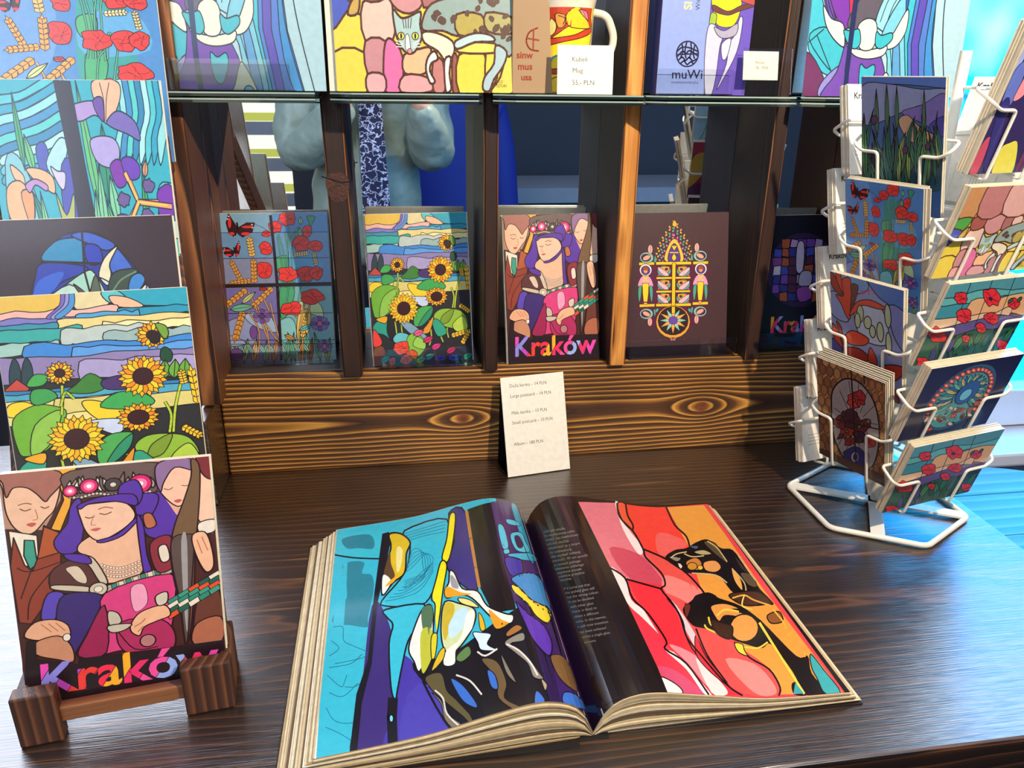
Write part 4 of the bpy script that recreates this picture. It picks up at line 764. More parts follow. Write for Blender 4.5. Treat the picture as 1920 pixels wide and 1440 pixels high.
def art_rose():
    a = Art([(0, 0), (100, 0), (100, 141), (0, 141)], '#17141f', lw=1.1, lead='#14101c')
    a.C(50, 58, 41, 41, '#3a2450', 2); r = random.Random(6)
    for i in range(9):
        for j in range(9):
            x = 12+i*9.5; y = 20+j*9.5
            if (x-50)**2+(y-58)**2 < 36**2: a.P([(x-5+r.uniform(-2, 2), y-5), (x+5, y-5+r.uniform(-2, 2)), (x+5+r.uniform(-2, 2), y+5), (x-5, y+5+r.uniform(-2, 2))], r.choice(['#4a52b8', '#7a4ab0', '#c0a0d0', '#b85a34', '#3a3a8c', '#8c4a94', '#d8d0e0', '#5a2a4c']), 1, sm=False)
    a.P([(44, 30), (52, 30), (52, 58), (44, 58)], '#cfc4dc'); a.P([(50, 60), (62, 60), (62, 74), (48, 74)], '#b8b0d0'); a.P([(46, 78), (60, 76), (64, 88), (50, 92)], '#a050b0')
    a.text('Krak\u00f3w', 16, 124, 24, bands=(['#ef3f38', '#f7b02a', '#ee2f6a', '#9ab0ea', '#e94bb0'], 5, .35), bold=.03, xs=1.0)
    return a
def art_box():
    a = Art([(1000, -500), (1480, -500), (1468, 505), (945, 505)], '#8ea2dc', lw=4, lead='#3a3350')
    a.P([(1220, -500), (1480, -500), (1470, 505), (1225, 505)], '#6a55b8', 0, sm=False); a.P([(1000, -500), (1240, -500), (1230, 140), (1215, 300), (1225, 505), (940, 505)], '#8fa3dc', 0, sm=False)
    a.P([(1240, -60), (1390, -60), (1400, 40), (1370, 120), (1300, 130), (1260, 90)], '#e6dc20'); a.P([(1240, 60), (1270, 70), (1265, 120), (1240, 140), (1232, 110)], '#9ab83a'); a.P([(1250, 20), (1330, 50), (1400, 20), (1480, 0), (1480, 20), (1390, 50), (1330, 70), (1250, 50)], '#6b3a34')
    G = '#c9cadc'; a.P([(1225, 140), (1262, 120), (1310, 180), (1300, 240), (1290, 400), (1270, 505), (1235, 505), (1218, 320)], G); a.P([(1418, 100), (1400, 80), (1380, 170), (1350, 220), (1345, 330), (1300, 470), (1330, 420), (1400, 260)], G)
    a.P([(1262, 130), (1320, 150), (1390, 110), (1385, 170), (1320, 190), (1280, 170)], '#a8a4b8'); a.P([(1310, 220), (1360, 190), (1345, 290), (1320, 300)], '#d8d8e4')
    a.P([(1240, -500), (1400, -500), (1400, -60), (1240, -60)], '#d8d040', sm=False); a.P([(1400, -500), (1480, -500), (1480, 20), (1400, 0)], '#b44a4c', sm=False)
    a.text('muWi', 1032, 412, 72, '#22203c', bold=.008); a.text('muzeumwitra\u017cu', 1032, 440, 24, '#34325c')
    a.C(1119, 277, 66, 72, '#22203c', 0, 26); a.C(1119, 277, 58, 64, '#8ea2dc', 0, 26)
    for p in ([(1064, 290), (1090, 262), (1110, 275), (1130, 258), (1176, 285)], [(1062, 262), (1090, 240), (1140, 246), (1176, 262)], [(1085, 222), (1092, 262), (1080, 300)], [(1112, 212), (1104, 262), (1112, 300)], [(1135, 214), (1140, 262), (1130, 300)], [(1158, 228), (1152, 270), (1160, 300)], [(1068, 312), (1090, 294), (1110, 312), (1130, 294), (1150, 314), (1172, 302)], [(1080, 332), (1100, 314), (1120, 334), (1140, 318), (1156, 330)], [(1064, 280), (1176, 274)]): a.L(p, 8, '#22203c', n=3)
    a.text('SI', 1130, 48, 60, '#f4e88a', ang=-1.5708, bold=.02); a.text('Wit', 1175, 48, 34, '#3a3658', ang=-1.5708)
    return a
# ---------------------------------------------------------------- materials
DK = [(0, '#2b1710'), (.35, '#3b2013'), (.7, '#6e4420'), (.84, '#b17a34'), (.93, '#5a3218'), (1, '#22120c')]
M_board = wood('brushed_board_wood', 'X', [(0, '#452a18'), (.4, '#5e3b1e'), (.62, '#a06c2e'), (.82, '#dca048'), (.92, '#7a4c24'), (1, '#2c170e')], 185, offs=(.923, .066, 0) if False else (.905, .062), tilt=(.02,), rough=.45, knots=((.083, .062, .021, .010), (.405, .060, .022, .012)), noise=.35, bump=.5, warp=.010)
M_post = wood('charred_post_wood', 'Z', [(0, '#25130c'), (.4, '#4a2a16'), (.7, '#a8682c'), (.85, '#c98840'), (.95, '#4a2816'), (1, '#1d0f0a')], 300, offs=(.02, .9), tilt=(.03,), rough=.5, noise=.5, bump=.5)
M_postd = wood('dark_post_wood', 'Z', [(0, '#1c110c'), (.5, '#2b1a11'), (.8, '#4a2e1c'), (1, '#18100b')], 240, offs=(.05, .0), tilt=(.03,), rough=.5, noise=.5, bump=.4)
M_postd2 = wood('dark_post_edge_wood', 'Z', [(0, '#1e110b'), (.5, '#3c2214'), (.78, '#9a5f2c'), (.9, '#4a2a16'), (1, '#180d08')], 330, offs=(.012, .9), tilt=(.02,), rough=.5, noise=.5, bump=.4)
M_post3 = wood('orange_post_edge_wood', 'Z', [(0, '#5a2e12'), (.3, '#b4702c'), (.6, '#e09c4c'), (.78, '#b4702c'), (.86, '#3c1e0e'), (1, '#3c1e0e')], 420, offs=(.03, .9), tilt=(.012,), rough=.5, noise=.9, bump=.4)
M_panel = wood('panel_wood', 'Z', [(0, '#28150e'), (.4, '#4a2917'), (.7, '#8a5430'), (.85, '#a2683a'), (1, '#1c0e09')], 260, offs=(-.21, .97), tilt=(.05,), rough=.45, noise=.5, bump=.4)
M_table = wood('dark_table_wood', 'X', [(0, '#1e130e'), (.5, '#27180f'), (.74, '#3a2416'), (.86, '#5c3a20'), (.94, '#2c1a10'), (1, '#170d09')], 150, offs=(.62, -.16), tilt=(.01,), rough=.34, noise=.6, bump=.26, coat=1.0, scratch=.5, warp=.02)
M_rack = wood('brown_rack_wood', 'Z', [(0, '#3a2117'), (.5, '#4f2e1e'), (.8, '#7a4a2c'), (1, '#341c12')], 140, offs=(.01, .02), rough=.45, noise=.5, bump=.3)
M_rackx = wood('brown_rack_bar_wood', 'X', [(0, '#5a3220'), (.5, '#7c4a2c'), (.8, '#96603a'), (1, '#4a2818')], 110, offs=(.01, .02), rough=.45, noise=.4, bump=.3)
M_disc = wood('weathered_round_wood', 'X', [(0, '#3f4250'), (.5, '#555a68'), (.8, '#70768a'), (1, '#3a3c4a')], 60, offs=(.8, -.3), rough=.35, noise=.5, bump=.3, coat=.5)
M_white = plain('white_enamel_wire', '#e9e3d2', .3, coat=.3)
M_paper = plain('cream_paper_edge', '#e6dcc4', .6, var=.06, vscale=300)
M_card = plain('white_card', '#f4efe0', .5)
M_wall = plain('charcoal_wall_paint', '#34343c', .8, var=.1, vscale=6, bump=.1)
M_wallw = plain('pale_plaster', '#b8c4d8', .7, var=.05)
M_frame = plain('white_window_paint', '#e4e8f0', .35)
M_floor = plain('dark_floorboards', '#2a211c', .5, var=.25, vscale=8)
M_grey = plain('grey_board', '#8a8a90', .6, var=.12)
M_blue = plain('royal_blue_cloth', '#1c2f8c', .7, bump=.3, bscale=60)
M_black = plain('black_plastic', '#101014', .3)
M_steel = plain('steel', '#b0b0b4', .3, metal=1)
def glassmat(name, col=(1, 1, 1), rough=0, ior=1.5, mixt=.0):
    m, nt, b = newmat(name); b.inputs['Base Color'].default_value = (*col, 1); b.inputs['Transmission Weight'].default_value = 1
    b.inputs['Roughness'].default_value = rough; b.inputs['IOR'].default_value = ior
    return m
def clearmat(name, col, a=.12):
    m, nt, b = newmat(name); out = [n for n in nt.nodes if n.type == 'OUTPUT_MATERIAL'][0]
    t = N(nt, 'BsdfTransparent'); t.inputs[0].default_value = (*col, 1); g = N(nt, 'BsdfGlossy'); g.inputs['Roughness'].default_value = .03
    f = N(nt, 'Fresnel'); f.inputs[0].default_value = 1.45; ad = N(nt, 'Math', operation='ADD'); ad.inputs[1].default_value = a*.3; nt.links.new(f.outputs[0], ad.inputs[0])
    mx = N(nt, 'MixShader'); nt.links.new(ad.outputs[0], mx.inputs[0]); nt.links.new(t.outputs[0], mx.inputs[1]); nt.links.new(g.outputs[0], mx.inputs[2]); nt.links.new(mx.outputs[0], out.inputs[0])
    return m
M_acr = clearmat('clear_acrylic', (.97, .98, .98), .1)
M_glass = clearmat('shelf_glass', (.86, .93, .90), .15)
M_edge = plain('polished_glass_edge', '#9fb5a6', .12, spec=.8, coat=1)
M_edged = plain('dark_glass_edge', '#1c2422', .15, spec=.8, coat=1)
M_mirror = plain('mirror_silver', '#dfe4e8', .01, metal=1)
# ---------------------------------------------------------------- the room
def struct(name, mb, mat, **k):
    o = mb.build(name, mat, **k); o['kind'] = 'structure'; return o
YM = 1.02
struct('floor', MB().box((-3, -2.6, -.70), (3.2, 2.2, -.65)), M_floor)
struct('wall_back', MB().box((-.23, 1.055, -.65), (.66, 1.12, 2.3)), M_wall)
struct('wall_left', MB().box((-2.2, 1.30, -.65), (-.30, 1.36, .14)), M_wall)
struct('wall_right', MB().box((.66, 1.20, -.65), (.86, 1.42, 2.3)).box((.86, 1.30, -.65), (2.4, 1.42, -.21)), M_wallw)
struct('wall_rear', MB().box((-1.15, -1.75, -.65), (2.6, -1.70, 1.5)).box((-2.6, -1.75, -.65), (-1.15, -1.70, -.28)).box((-2.6, -1.75, 1.1), (-1.15, -1.70, 1.5)).box((-2.6, -1.75, -.28), (-2.2, -1.7, 1.1)) if False else MB().box((-.42, -1.75, -.65), (2.6, -1.70, 1.5)).box((-2.6, -1.75, -.65), (-.42, -1.70, -.30)), M_wall)
struct('ceiling', MB().box((-3, -2.6, 2.5), (3.2, 2.2, 2.55)), M_wallw)
def sky_pane(name, a, b, top, bot, st, scale=3.0, cols=None):
    """glazing lit from outside"""
    m, nt, bs = newmat(name); tc = N(nt, 'TexCoord'); nz = N(nt, 'TexNoise'); nz.inputs['Scale'].default_value = scale; nz.inputs['Detail'].default_value = 3
    nt.links.new(tc.outputs['Object'], nz.inputs['Vector']); cr = N(nt, 'ValToRGB'); el = cr.color_ramp.elements
    while len(el) > 1: el.remove(el[0])
    for i, (p, c) in enumerate(cols): e = el[0] if i == 0 else el.new(p); e.position = p; e.color = (*lin(c), 1)
    sx = N(nt, 'SeparateXYZ'); nt.links.new(tc.outputs['Object'], sx.inputs[0]); m1 = N(nt, 'Math', operation='MULTIPLY_ADD'); m1.inputs[1].default_value = .85; nt.links.new(sx.outputs[2], m1.inputs[0])
    m2 = N(nt, 'Math', operation='MULTIPLY_ADD'); m2.inputs[1].default_value = .7; m2.inputs[2].default_value = -.35; nt.links.new(nz.outputs[0], m2.inputs[0]); nt.links.new(m2.outputs[0], m1.inputs[2])
    nt.links.new(m1.outputs[0], cr.inputs[0]); bs.inputs['Base Color'].default_value = (0, 0, 0, 1)
    nt.links.new(cr.outputs[0], bs.inputs['Emission Color']); bs.inputs['Emission Strength'].default_value = st; bs.inputs['Roughness'].default_value = .2
    return m
M_bluewin = sky_pane('blue_stained_glass', 0, 0, 0, 0, 9, 3.0, [(0, '#0ab4f4'), (.30, '#0596f0'), (.42, '#0c38f0'), (.52, '#08a8f8'), (.66, '#6cc0fc'), (.78, '#d4eaff')])
M_daywin = emit('daylight_window', '#dfe8fa', 7.5)
M_daywin2 = emit('daylight_through_blind', '#f4f6dc', 1.6)
# right window: blue glass, white frame and sill
w = struct('window_1', MB().box((.86, 1.36, -.11), (2.3, 1.37, 1.90)), M_bluewin)
fr = MB().box((.86, 1.31, -.19), (2.3, 1.40, -.11)).box((.86, 1.33, -.11), (.885, 1.38, 1.9)).box((1.62, 1.33, -.11), (1.65, 1.38, 1.9)); fo = fr.build('window_frame', M_frame, w, bevel=.004)
MB().box((.86, 1.20, -.225), (2.3, 1.40, -.195)).build('window_sill', M_frame, w, bevel=.006)
# left window beyond the leaning rack
w = struct('window_2', MB().box((-1.3, 1.36, .14), (-.235, 1.37, 2.4)), M_daywin)
fr = MB(); [fr.box((x, 1.30, .14), (x+.04, 1.36, 2.2)) for x in (-1.34,)]; fr.box((-1.3, 1.30, .14), (-.235, 1.36, .17)); fr.build('window_frame', plain('yellowish_frame', '#d8d890', .5), w)
# rear window seen only in the mirror, grey slats in front of it
w = struct('window_3', MB().box((-2.6, -1.80, -.30), (-.42, -1.78, .62)), M_daywin2)
MB().box((-1.5, -1.80, .95), (-.42, -1.78, 2.4)).build('upper_pane', M_daywin, w)
for k in range(7):
    MB().box((-2.6, -1.72, -.24+k*.155), (-.42, -1.69, -.185+k*.155)).build('blind_slat', M_grey, w)
for k in range(7): MB().box((-2.6, -1.775, -.185+k*.155), (-.42, -1.77, -.15+k*.155)).build('yellow_blind_strip', emit('yellow_blind_%d' % k, '#dfe25a', .9) if k == 0 else bpy.data.materials['yellow_blind_0'], w)
# ---------------------------------------------------------------- table, board, shelf unit
t = empty('display_table', (-.2, .8, -.04)); tag(t, 'dark brown wooden table with glossy grooved top holding the open album', 'table')
tt = MB().box((-1.1, .398, -.045), (.667, 1.05, 0)).build('tabletop', M_table, t, bevel=.003); tt.matrix_parent_inverse = Matrix.Translation((.2, -.8, .04))
for x in (-1.05, .58):
    for y in (.43, .97):
        l = MB().box((x, y, -.65), (x+.06, y+.06, -.045)).build('leg', M_panel, t); l.matrix_parent_inverse = Matrix.Translation((.2, -.8, .04))
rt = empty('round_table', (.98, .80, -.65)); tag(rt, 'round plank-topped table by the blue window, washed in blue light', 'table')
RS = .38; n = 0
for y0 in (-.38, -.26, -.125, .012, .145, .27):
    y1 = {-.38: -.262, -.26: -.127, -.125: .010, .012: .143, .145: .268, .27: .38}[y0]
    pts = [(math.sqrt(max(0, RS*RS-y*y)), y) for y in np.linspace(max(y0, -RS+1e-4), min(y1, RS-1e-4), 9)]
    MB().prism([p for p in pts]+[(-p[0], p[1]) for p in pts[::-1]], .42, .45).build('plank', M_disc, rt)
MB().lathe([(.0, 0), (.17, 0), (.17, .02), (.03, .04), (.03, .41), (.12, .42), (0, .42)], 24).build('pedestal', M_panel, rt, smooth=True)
tag(MB().box((-.212, .922, 0), (.645, .944, .128)).build('plinth_board', M_board, bevel=.0025, loc=(.0, 0, 0)), 'brown wooden board with yellow grain and a round knot behind the price sign', 'board')
tag(MB().box((-.212, .944, .104), (.645, YM, .128)).build('ledge_board', M_panel if False else M_table, bevel=.001), 'narrow brown ledge board on which the large postcards stand', 'shelf')
tag(MB().box((-.205, YM, .128), (.645, YM+.006, 1.1)).build('back_mirror', M_mirror), 'large mirror behind the postcard ledge reflecting the photographer', 'mirror')
def post(px0, px1, ytest, bx=None, name='divider_post', label='', zb=.1285, w=None, front=None):
    x0 = ony(px0, ytest, .915)[0]; x1 = ony(px1, ytest, .915)[0]
    cx = (x0+x1)/2; h = (x1-x0)/2
    lean = 0 if bx is None else (cx-ony(bx, 690, .915)[0])/(ony(bx, ytest, .915)[2]-zb)
    mb = MB().box((-h, .003, 0), (h, YM-.9155, .9)); o = mb.build(name, M_postd, loc=None)
    MB().prism([(-h, .003), (-h, .0012), (-h+.0025, -.0006), (h-.0025, -.0006), (h, .0012), (h, .003)], 0, .9).build('front_edge', front or M_postd2, o)
    o.location = (cx-lean*0, .915, zb); return tag(o, label, 'post', 'posts between the postcards')
P1 = post(629, 668, 500, name='shelf_post', label='wooden shelf post with a cracked knot between the poppy and sunflower postcards'); P1.rotation_euler.y = R_(-.8)
P2 = post(907, 934, 500, name='shelf_post', label='dark shelf post between the sunflower and lady postcards')
P3 = post(1160, 1191, 400, name='shelf_post', front=M_post3, label='shelf post with bright orange front edge right of the lady postcard')
P4 = post(1432, 1456, 400, name='shelf_post', label='dark knotty shelf post just left of the wire postcard spinner')
P5 = MB().box((0, 0, 0), (.03, YM-.9155, .9)).build('shelf_post', M_post); P5.location = (.60, .915, .1285); tag(P5, 'dark shelf post at the far right end hidden behind the postcard spinner', 'post', 'posts between the postcards')
k = MB(); k.prism([(.0125*math.cos(t)*(1+.1*math.sin(3*t)), .019*math.sin(t)*(1+.14*math.cos(2*t))) for t in np.linspace(0, 2*math.pi, 24, endpoint=False)], 0, .0006); ko = k.build('knot', plain('reddish_knot_wood', '#452417', .6, var=.9, vscale=110, bump=1, bscale=300), P1); ko.rotation_euler = (R_(90), 0, 0); ko.location = (0, -.0007, .226)
ck = MB().tube([(-.0165, -.0008, .238), (-.004, -.0012, .234), (.004, -.0012, .231), (.0165, -.0008, .232)], .0008, 5).build('crack', M_black, P1)
pn = MB().box((-.226, .890, .108), (-.204, YM+.01, 1.1)).build('side_panel', M_panel, bevel=.002); tag(pn, 'upright brown wooden side panel left of the poppy postcard', 'panel')
tag(MB().box((-.228, .846, 0), (-.2125, 1.0, .107)).build('panel_foot', M_table, bevel=.002), 'short dark wooden block under the side panel at the left end of the board', 'block')
# ---------------------------------------------------------------- glass shelves
def gshelf(px0, px1, label, yf=.868, zt=.4545):
    x0 = ony(px0, 175, yf)[0]; x1 = ony(px1, 178, yf)[0]
    o = empty('glass_shelf', (x0, yf, zt)); tag(o, label, 'shelf', 'glass shelves above the postcard ledge'); W = x1-x0; b = .016
    for k, z in enumerate((-.0045, -.0105)):
        poly = [(b*.6, 0), (W-b*.25, 0), (W, b*.3), (W, .0465), (-.012, .0465), (-.012, b)]
        MB().prism(poly, z, z+.0042).build('glass_pane', M_glass, o)
        
        for z0_, z1_, mt in ((0, .0027, M_edged), (.0027, .0042, M_edge)):
            e = MB().box((b*.6, -.0006, z+z0_), (W-b*.25, .0004, z+z1_)); e.prism([(-.012, b), (-.0125, b-.0006), (b*.6-.0003, -.0006), (b*.6, 0)], z+z0_, z+z1_); e.build('polished_edge', mt, o)
    MB().box((0, .03, -.0063), (W, .046, -.0045)).build('spacer_strip', M_black, o)
    return o
gshelf(285, 598, 'leftmost glass shelf, under the blue curtain print')
gshelf(640, 905, 'glass shelf under the mosaic cat print')
gshelf(950, 1214, 'glass shelf carrying the yellow mug')
gshelf(1236, 1500, 'glass shelf carrying the periwinkle box')
gshelf(1535, 1760, 'rightmost glass shelf, behind the top of the wire spinner')
# ---------------------------------------------------------------- items on the glass shelves
A_POB = art_poppies(False)
A_CUR, A_POP, A_SUN, A_WOM, A_GOT = art_curtain(), art_poppies(), art_sunflowers(), art_woman(), art_gothic()
A_IRI, A_NIG, A_CAT = art_iris(), art_night(), art_cat()
ZS = .4549
def up_card(px0, px1, art, H, label, name='art_print', cat='print', Y=.893, lean=4, yaw=0, T=.0008, grp=None):
    x0 = ony(px0, 150, Y)[0]; x1 = ony(px1, 150, Y)[0]
    o = card(name, art, x1-x0, H, card_matrix((x0, Y, ZS+.0003), R_(yaw), R_(lean)), T); return tag(o, label, cat, grp)
up_card(283, 611, A_CUR, .245, 'large blue and purple curtain print on the leftmost glass shelf')
up_card(631, 961, A_CAT, .235, 'large art print of a spotted cat on a yellow and pink mosaic')
up_card(617, 640, None, .235, 'edge of a second yellow print standing behind the mosaic cat print', Y=.8975)
up_card(1508, 1797, A_CUR, .235, 'large art print with blue and purple curtains behind the top of the wire spinner', Y=.885)
def acrylic(px0, px1, h, label, Y=.886):
    x0 = ony(px0, 150, Y)[0]; x1 = ony(px1, 150, Y)[0]
    mb = MB().box((0, 0, .0004), (x1-x0, .0012, h)).box((0, .0012, .0004), (x1-x0, .012, .0014))
    o = mb.build('acrylic_holder', M_acr); o.location = (x0, Y, ZS); return tag(o, label, 'holder')
acrylic(316, 552, .030, 'low clear acrylic stand holding the blue curtain print')
acrylic(1233, 1376, .027, 'low clear acrylic stand in front of the periwinkle box')
# kraft box behind the mug
bx = empty('kraft_box', tuple(ony(958, 150, .90)*np.array([1, 0, 0])+np.array([0, .893, ZS]))); tag(bx, 'brown kraft cardboard box standing behind the yellow mug', 'box')
MB().box((0, 0, 0), (.075, .02, .11)).build('carton', plain('kraft_card', '#a88a66', .7, var=.06), bx, bevel=.001)
KR = Art([(0, 0), (100, 0), (100, 147), (0, 147)], '#a88a66'); KR.items = []
KR.text('sinw', 6, 100, 13, '#9c3c22', bold=.02); KR.text('mus', 8, 115, 13, '#9c3c22', bold=.02); KR.text('usa', 13, 129, 12, '#9c3c22', bold=.02)
for p in ([(36, 60), (24, 66), (20, 78), (26, 88), (38, 90)], [(30, 62), (30, 90)], [(22, 74), (38, 76)]): KR.L(p, 2, '#9c3c22')
mb = MB(); art_on(mb, KR, .075, .11, 0); o = mb.build('printing', PRINT, bx, usecol=True); o.rotation_euler = (R_(90), 0, 0); o.location = (0, -.0002, 0)
# mug
mg = empty('mug', (float(ony(1058, 150, .912)[0]), .914, ZS)); tag(mg, 'cream mug with a red and yellow stained glass picture, on the third glass shelf', 'mug')
MB().lathe([(0, .0), (.0235, 0), (.0265, .003), (.0272, .02), (.0305, .085), (.0325, .094), (.0315, .0955), (.0305, .094), (.0285, .085), (.0252, .02), (.024, .005), (0, .005)], 64).build('cup', plain('cream_glaze', '#e8dfc6', .15, coat=.6), mg, smooth=True)
MB().tube(fillet([(.029, .002, .083), (.046, .0, .080), (.056, -.001, .056), (.044, 0, .026), (.0275, .001, .026)], .022, 7), .0042, 12).build('handle', bpy.data.materials['cream_glaze'], mg, smooth=True)
MU = Art([(130, -20), (520, -20), (500, 520), (165, 520)], '#f2dc28', lw=6, lead='#4a1a12')
MU.items = []
MU.P([(150, -160), (480, -160), (505, 100), (500, 180), (470, 300), (430, 420), (400, 520), (190, 520), (195, 380), (175, 200), (165, 0)], '#f2d824', 6)
MU.P([(180, -160), (470, -160), (480, 40), (500, 110), (420, 90), (330, 110), (250, 170), (200, 190), (170, 60)], '#c8421e'); MU.P([(330, 0), (380, -20), (440, 60), (470, 120), (340, 120), (300, 60)], '#f0cc2a'); MU.P([(210, 60), (250, 100), (240, 160), (200, 170)], '#f0e080'); MU.P([(240, 30), (300, 40), (300, 110), (260, 120)], '#e8a040'); MU.P([(380, 0), (440, 10), (450, 70)], '#d878a0'); MU.L([(260, 40), (300, 60), (290, 100)], 6)
MU.P([(180, 200), (260, 190), (360, 170), (440, 130), (500, 120), (490, 150), (400, 190), (300, 215), (190, 240)], '#c8401e'); MU.P([(205, 390), (300, 380), (460, 330), (460, 350), (300, 410), (210, 412)], '#c8401e'); MU.L([(225, 470), (225, 350), (250, 310), (320, 300)], 12, '#5aa0c0'); MU.P([(220, 460), (300, 430), (420, 470), (400, 520), (225, 520)], '#e8c82a'); MU.P([(300, 470), (420, 450), (410, 520), (310, 520)], '#3f7f9c')
mb = MB(); a0 = R_(200); a1 = R_(330)
for P, col, lay in MU.items:
    for p in P:
        for i in range(16):
            q = clip(clip(p, 0, i/16, False), 0, (i+1)/16, True) if len(p) > 2 else []
            if len(q) < 3: continue
            try: T = tessellate_polygon([[Vector((c[0], c[1], 0)) for c in q]])
            except Exception: continue
            for tr in T:
                vs = []
                for j in tr:
                    u, v = q[j]; th = a0+(a1-a0)*u; z = .002+.083*v; r_ = (.0268+.0038*v)+.0002+lay*EPS*1.5; vs.append((r_*math.cos(th), r_*math.sin(th), z))
                mb.add(vs, [(0, 1, 2)], 0, col)
mb.build('picture', PRINT, mg, usecol=True)
# periwinkle box
A_BOX = art_box(); x0 = float(ony(1232, 150, .896)[0]); x1 = float(ony(1399, 150, .896)[0])
bb = empty('museum_box', (x0, .897, ZS)); tag(bb, 'periwinkle box with a round emblem and standing figure on the fourth glass shelf', 'box')
MB().box((0, 0, 0), (x1-x0, .022, .20)).build('carton', plain('navy_carton_side', '#3c4a8c', .5), bb, bevel=.0008)
mb = MB(); e = lin('#8ea2dc'); mb.add([(0, 0, 0), (x1-x0, 0, 0), (x1-x0, .199, 0), (0, .199, 0)], [(0, 1, 2, 3)], 0, e); art_on(mb, A_BOX, x1-x0, .199, 0)
o = mb.build('front_print', PRINT, bb, usecol=True); o.rotation_euler = (R_(90), 0, 0); o.location = (0, -.0004, 0)
# price cards
def price_card(px0, px1, W, H, lines, label, Y, size, z=ZS, yaw=0, lean=14, acr=0, off=0):
    x0 = ony(px0, 155, Y)[0]; a = Art([(0, 0), (W*1000, 0), (W*1000, H*1000), (0, H*1000)], '#f6f1dc')
    for s, x, y in lines: a.text(s, x, y, size*1.05, '#443e36')
    o = card('price_card', a, W, H, card_matrix((x0, Y, z), R_(yaw), R_(lean)), .0006, edge='#f4eedd'); tag(o, label, 'sign')
    if acr:
        h = MB().box((-acr*.1, -acr, .0008), (W+acr, H+.003, .0018)); ho = h.build('acrylic_holder', M_acr, o)
    return o
price_card(1045, 1146, .0605, .0485, [('Kubek', 15, 15, 7.5), ('Mug', 16, 26, 7.5), ('55,- PLN', 16, 38, 7.5)] and [('Kubek', 15, 16), ('Mug', 16, 27), ('55,- PLN', 16, 39)], 'white price card for the mug standing in front of it', .8695, 6.5, lean=4)
price_card(1392, 1444, .041, .030, [('Notes', 14, 13), ('38,- PLN', 14, 18.5)], 'small cream price card in a clear acrylic stand beside the periwinkle box', .880, 4, z=ZS+.0165, lean=10, acr=.0155)
# ---------------------------------------------------------------- large postcards on the ledge
def stack_behind(M, W, H, n, label, grp, pitch=.0011, jit=.0015, T=.0006, seed=0, name='postcard'):
    r = random.Random(seed); base = None
    for k in range(n):
        if base is None:
            base = card(name, None, W, H, M, T, '#e6dcc6', back='#efe8d8'); o = base
        else:
            o = base.copy(); link(o)
        o.matrix_world = M @ Matrix.Translation((r.uniform(-jit, jit), r.uniform(-jit*.4, jit*.4), -(k+1)*pitch)); tag(o, label, 'postcard', grp)
ZL = .1287
def ledge_card(art, x, y, yaw, lean, W, H, label, n, what, name='postcard', backtxt=True, seed=1):
    M = card_matrix((x, y, ZL), R_(yaw), R_(lean))
    o = card(name, art, W, H, M, .0007); tag(o, label, 'postcard')
    stack_behind(M, W, H, n, 'plain-backed large postcard standing behind the '+what, 'large postcards behind the '+what, seed=seed, pitch=.0012)
    return o
ledge_card(A_POP, -.207, .978, 0, 9.5, .131, .186, 'large postcard of poppies, wheat and butterflies, leftmost on the ledge', 4, 'poppy postcard')
ledge_card(A_SUN, -.0265, .946, 4, 12.5, .126, .188, 'large postcard of sunflowers under a blue wavy sky, on the ledge', 5, 'sunflower postcard', seed=2)
ledge_card(A_WOM, .143, .934, 4, 13.5, .123, .187, 'large postcard of a lady in purple headscarf, word Krak\u00f3w below, on the ledge', 6, 'lady postcard', seed=3)
ledge_card(A_GOT, .3005, .943, 0, 12.5, .140, .186, 'large dark brown postcard with a pointed stained glass window ornament, on the ledge', 3, 'ornament postcard', seed=4)
A_ROS = art_rose()
ledge_card(A_ROS, .488, .955, 2, 10, .125, .178, 'shaded black postcard with a round stained glass rosette, rightmost on the ledge', 3, 'rosette postcard', seed=5)
for (x, w_, y, lab) in ((.302, .146, .932, 'low clear acrylic stand in front of the ornament postcard'), (.487, .128, .944, 'low clear acrylic stand in front of the shaded rosette postcard'), (-.2035, .125, .966, 'low clear acrylic stand in front of the poppy postcard'), (-.021, .118, .935, 'low clear acrylic stand in front of the sunflower postcard')):
    mb = MB().box((0, 0, .0004), (w_, .0012, .026)).box((0, .0012, .0004), (w_, .010, .0014)); o = mb.build('acrylic_holder', M_acr); o.location = (x, y-.0005, .128); tag(o, lab, 'holder')
# notebooks seen lying in the mirror strip above the cards
# ---------------------------------------------------------------- table sign
sg = empty('price_sign', (.134, .868, 0), (0, 0, R_(9))); tag(sg, 'white price list in a slanted stand on the table before the board', 'sign')
a = Art([(0, 0), (84, 0), (84, 127), (0, 127)], '#f3ecda')
for s, x, y in (('Du\u017ca kartka \u2013 14 PLN', 11, 13.5), ('Large postcard \u2013 14 PLN', 11, 26.5), ('Ma\u0142a kartka \u2013 10 PLN', 11, 48), ('Small postcard \u2013 10 PLN', 11, 60.5), ('Album \u2013 180 PLN', 11, 88)): a.text(s, x, y, 6.0, '#443e36', xs=.90)
M = card_matrix((0, 0, .0012), 0, R_(17)); card('price_list', a, .084, .126, M, .0012, '#efe8d6', parent=sg)
mb = MB().add([(0, .0006, .001), (.084, .0006, .001), (.084, .047, .001), (0, .047, .001), (0, .0006, 0), (.084, .0006, 0), (.084, .047, 0), (0, .047, 0)], [(0, 1, 2, 3), (7, 6, 5, 4), (0, 4, 5, 1), (1, 5, 6, 2), (2, 6, 7, 3), (3, 7, 4, 0)])
mb.build('base_plate', M_black, sg)
mb = MB().add([(.0005, .0026, .001), (.0835, .0026, .001), (.0835, .0385, .118), (.0005, .0385, .118), (.0005, .046, .001), (.0835, .046, .001)], [(3, 2, 5, 4), (0, 4, 5, 1)]); mb.build('rear_support', M_black, sg)
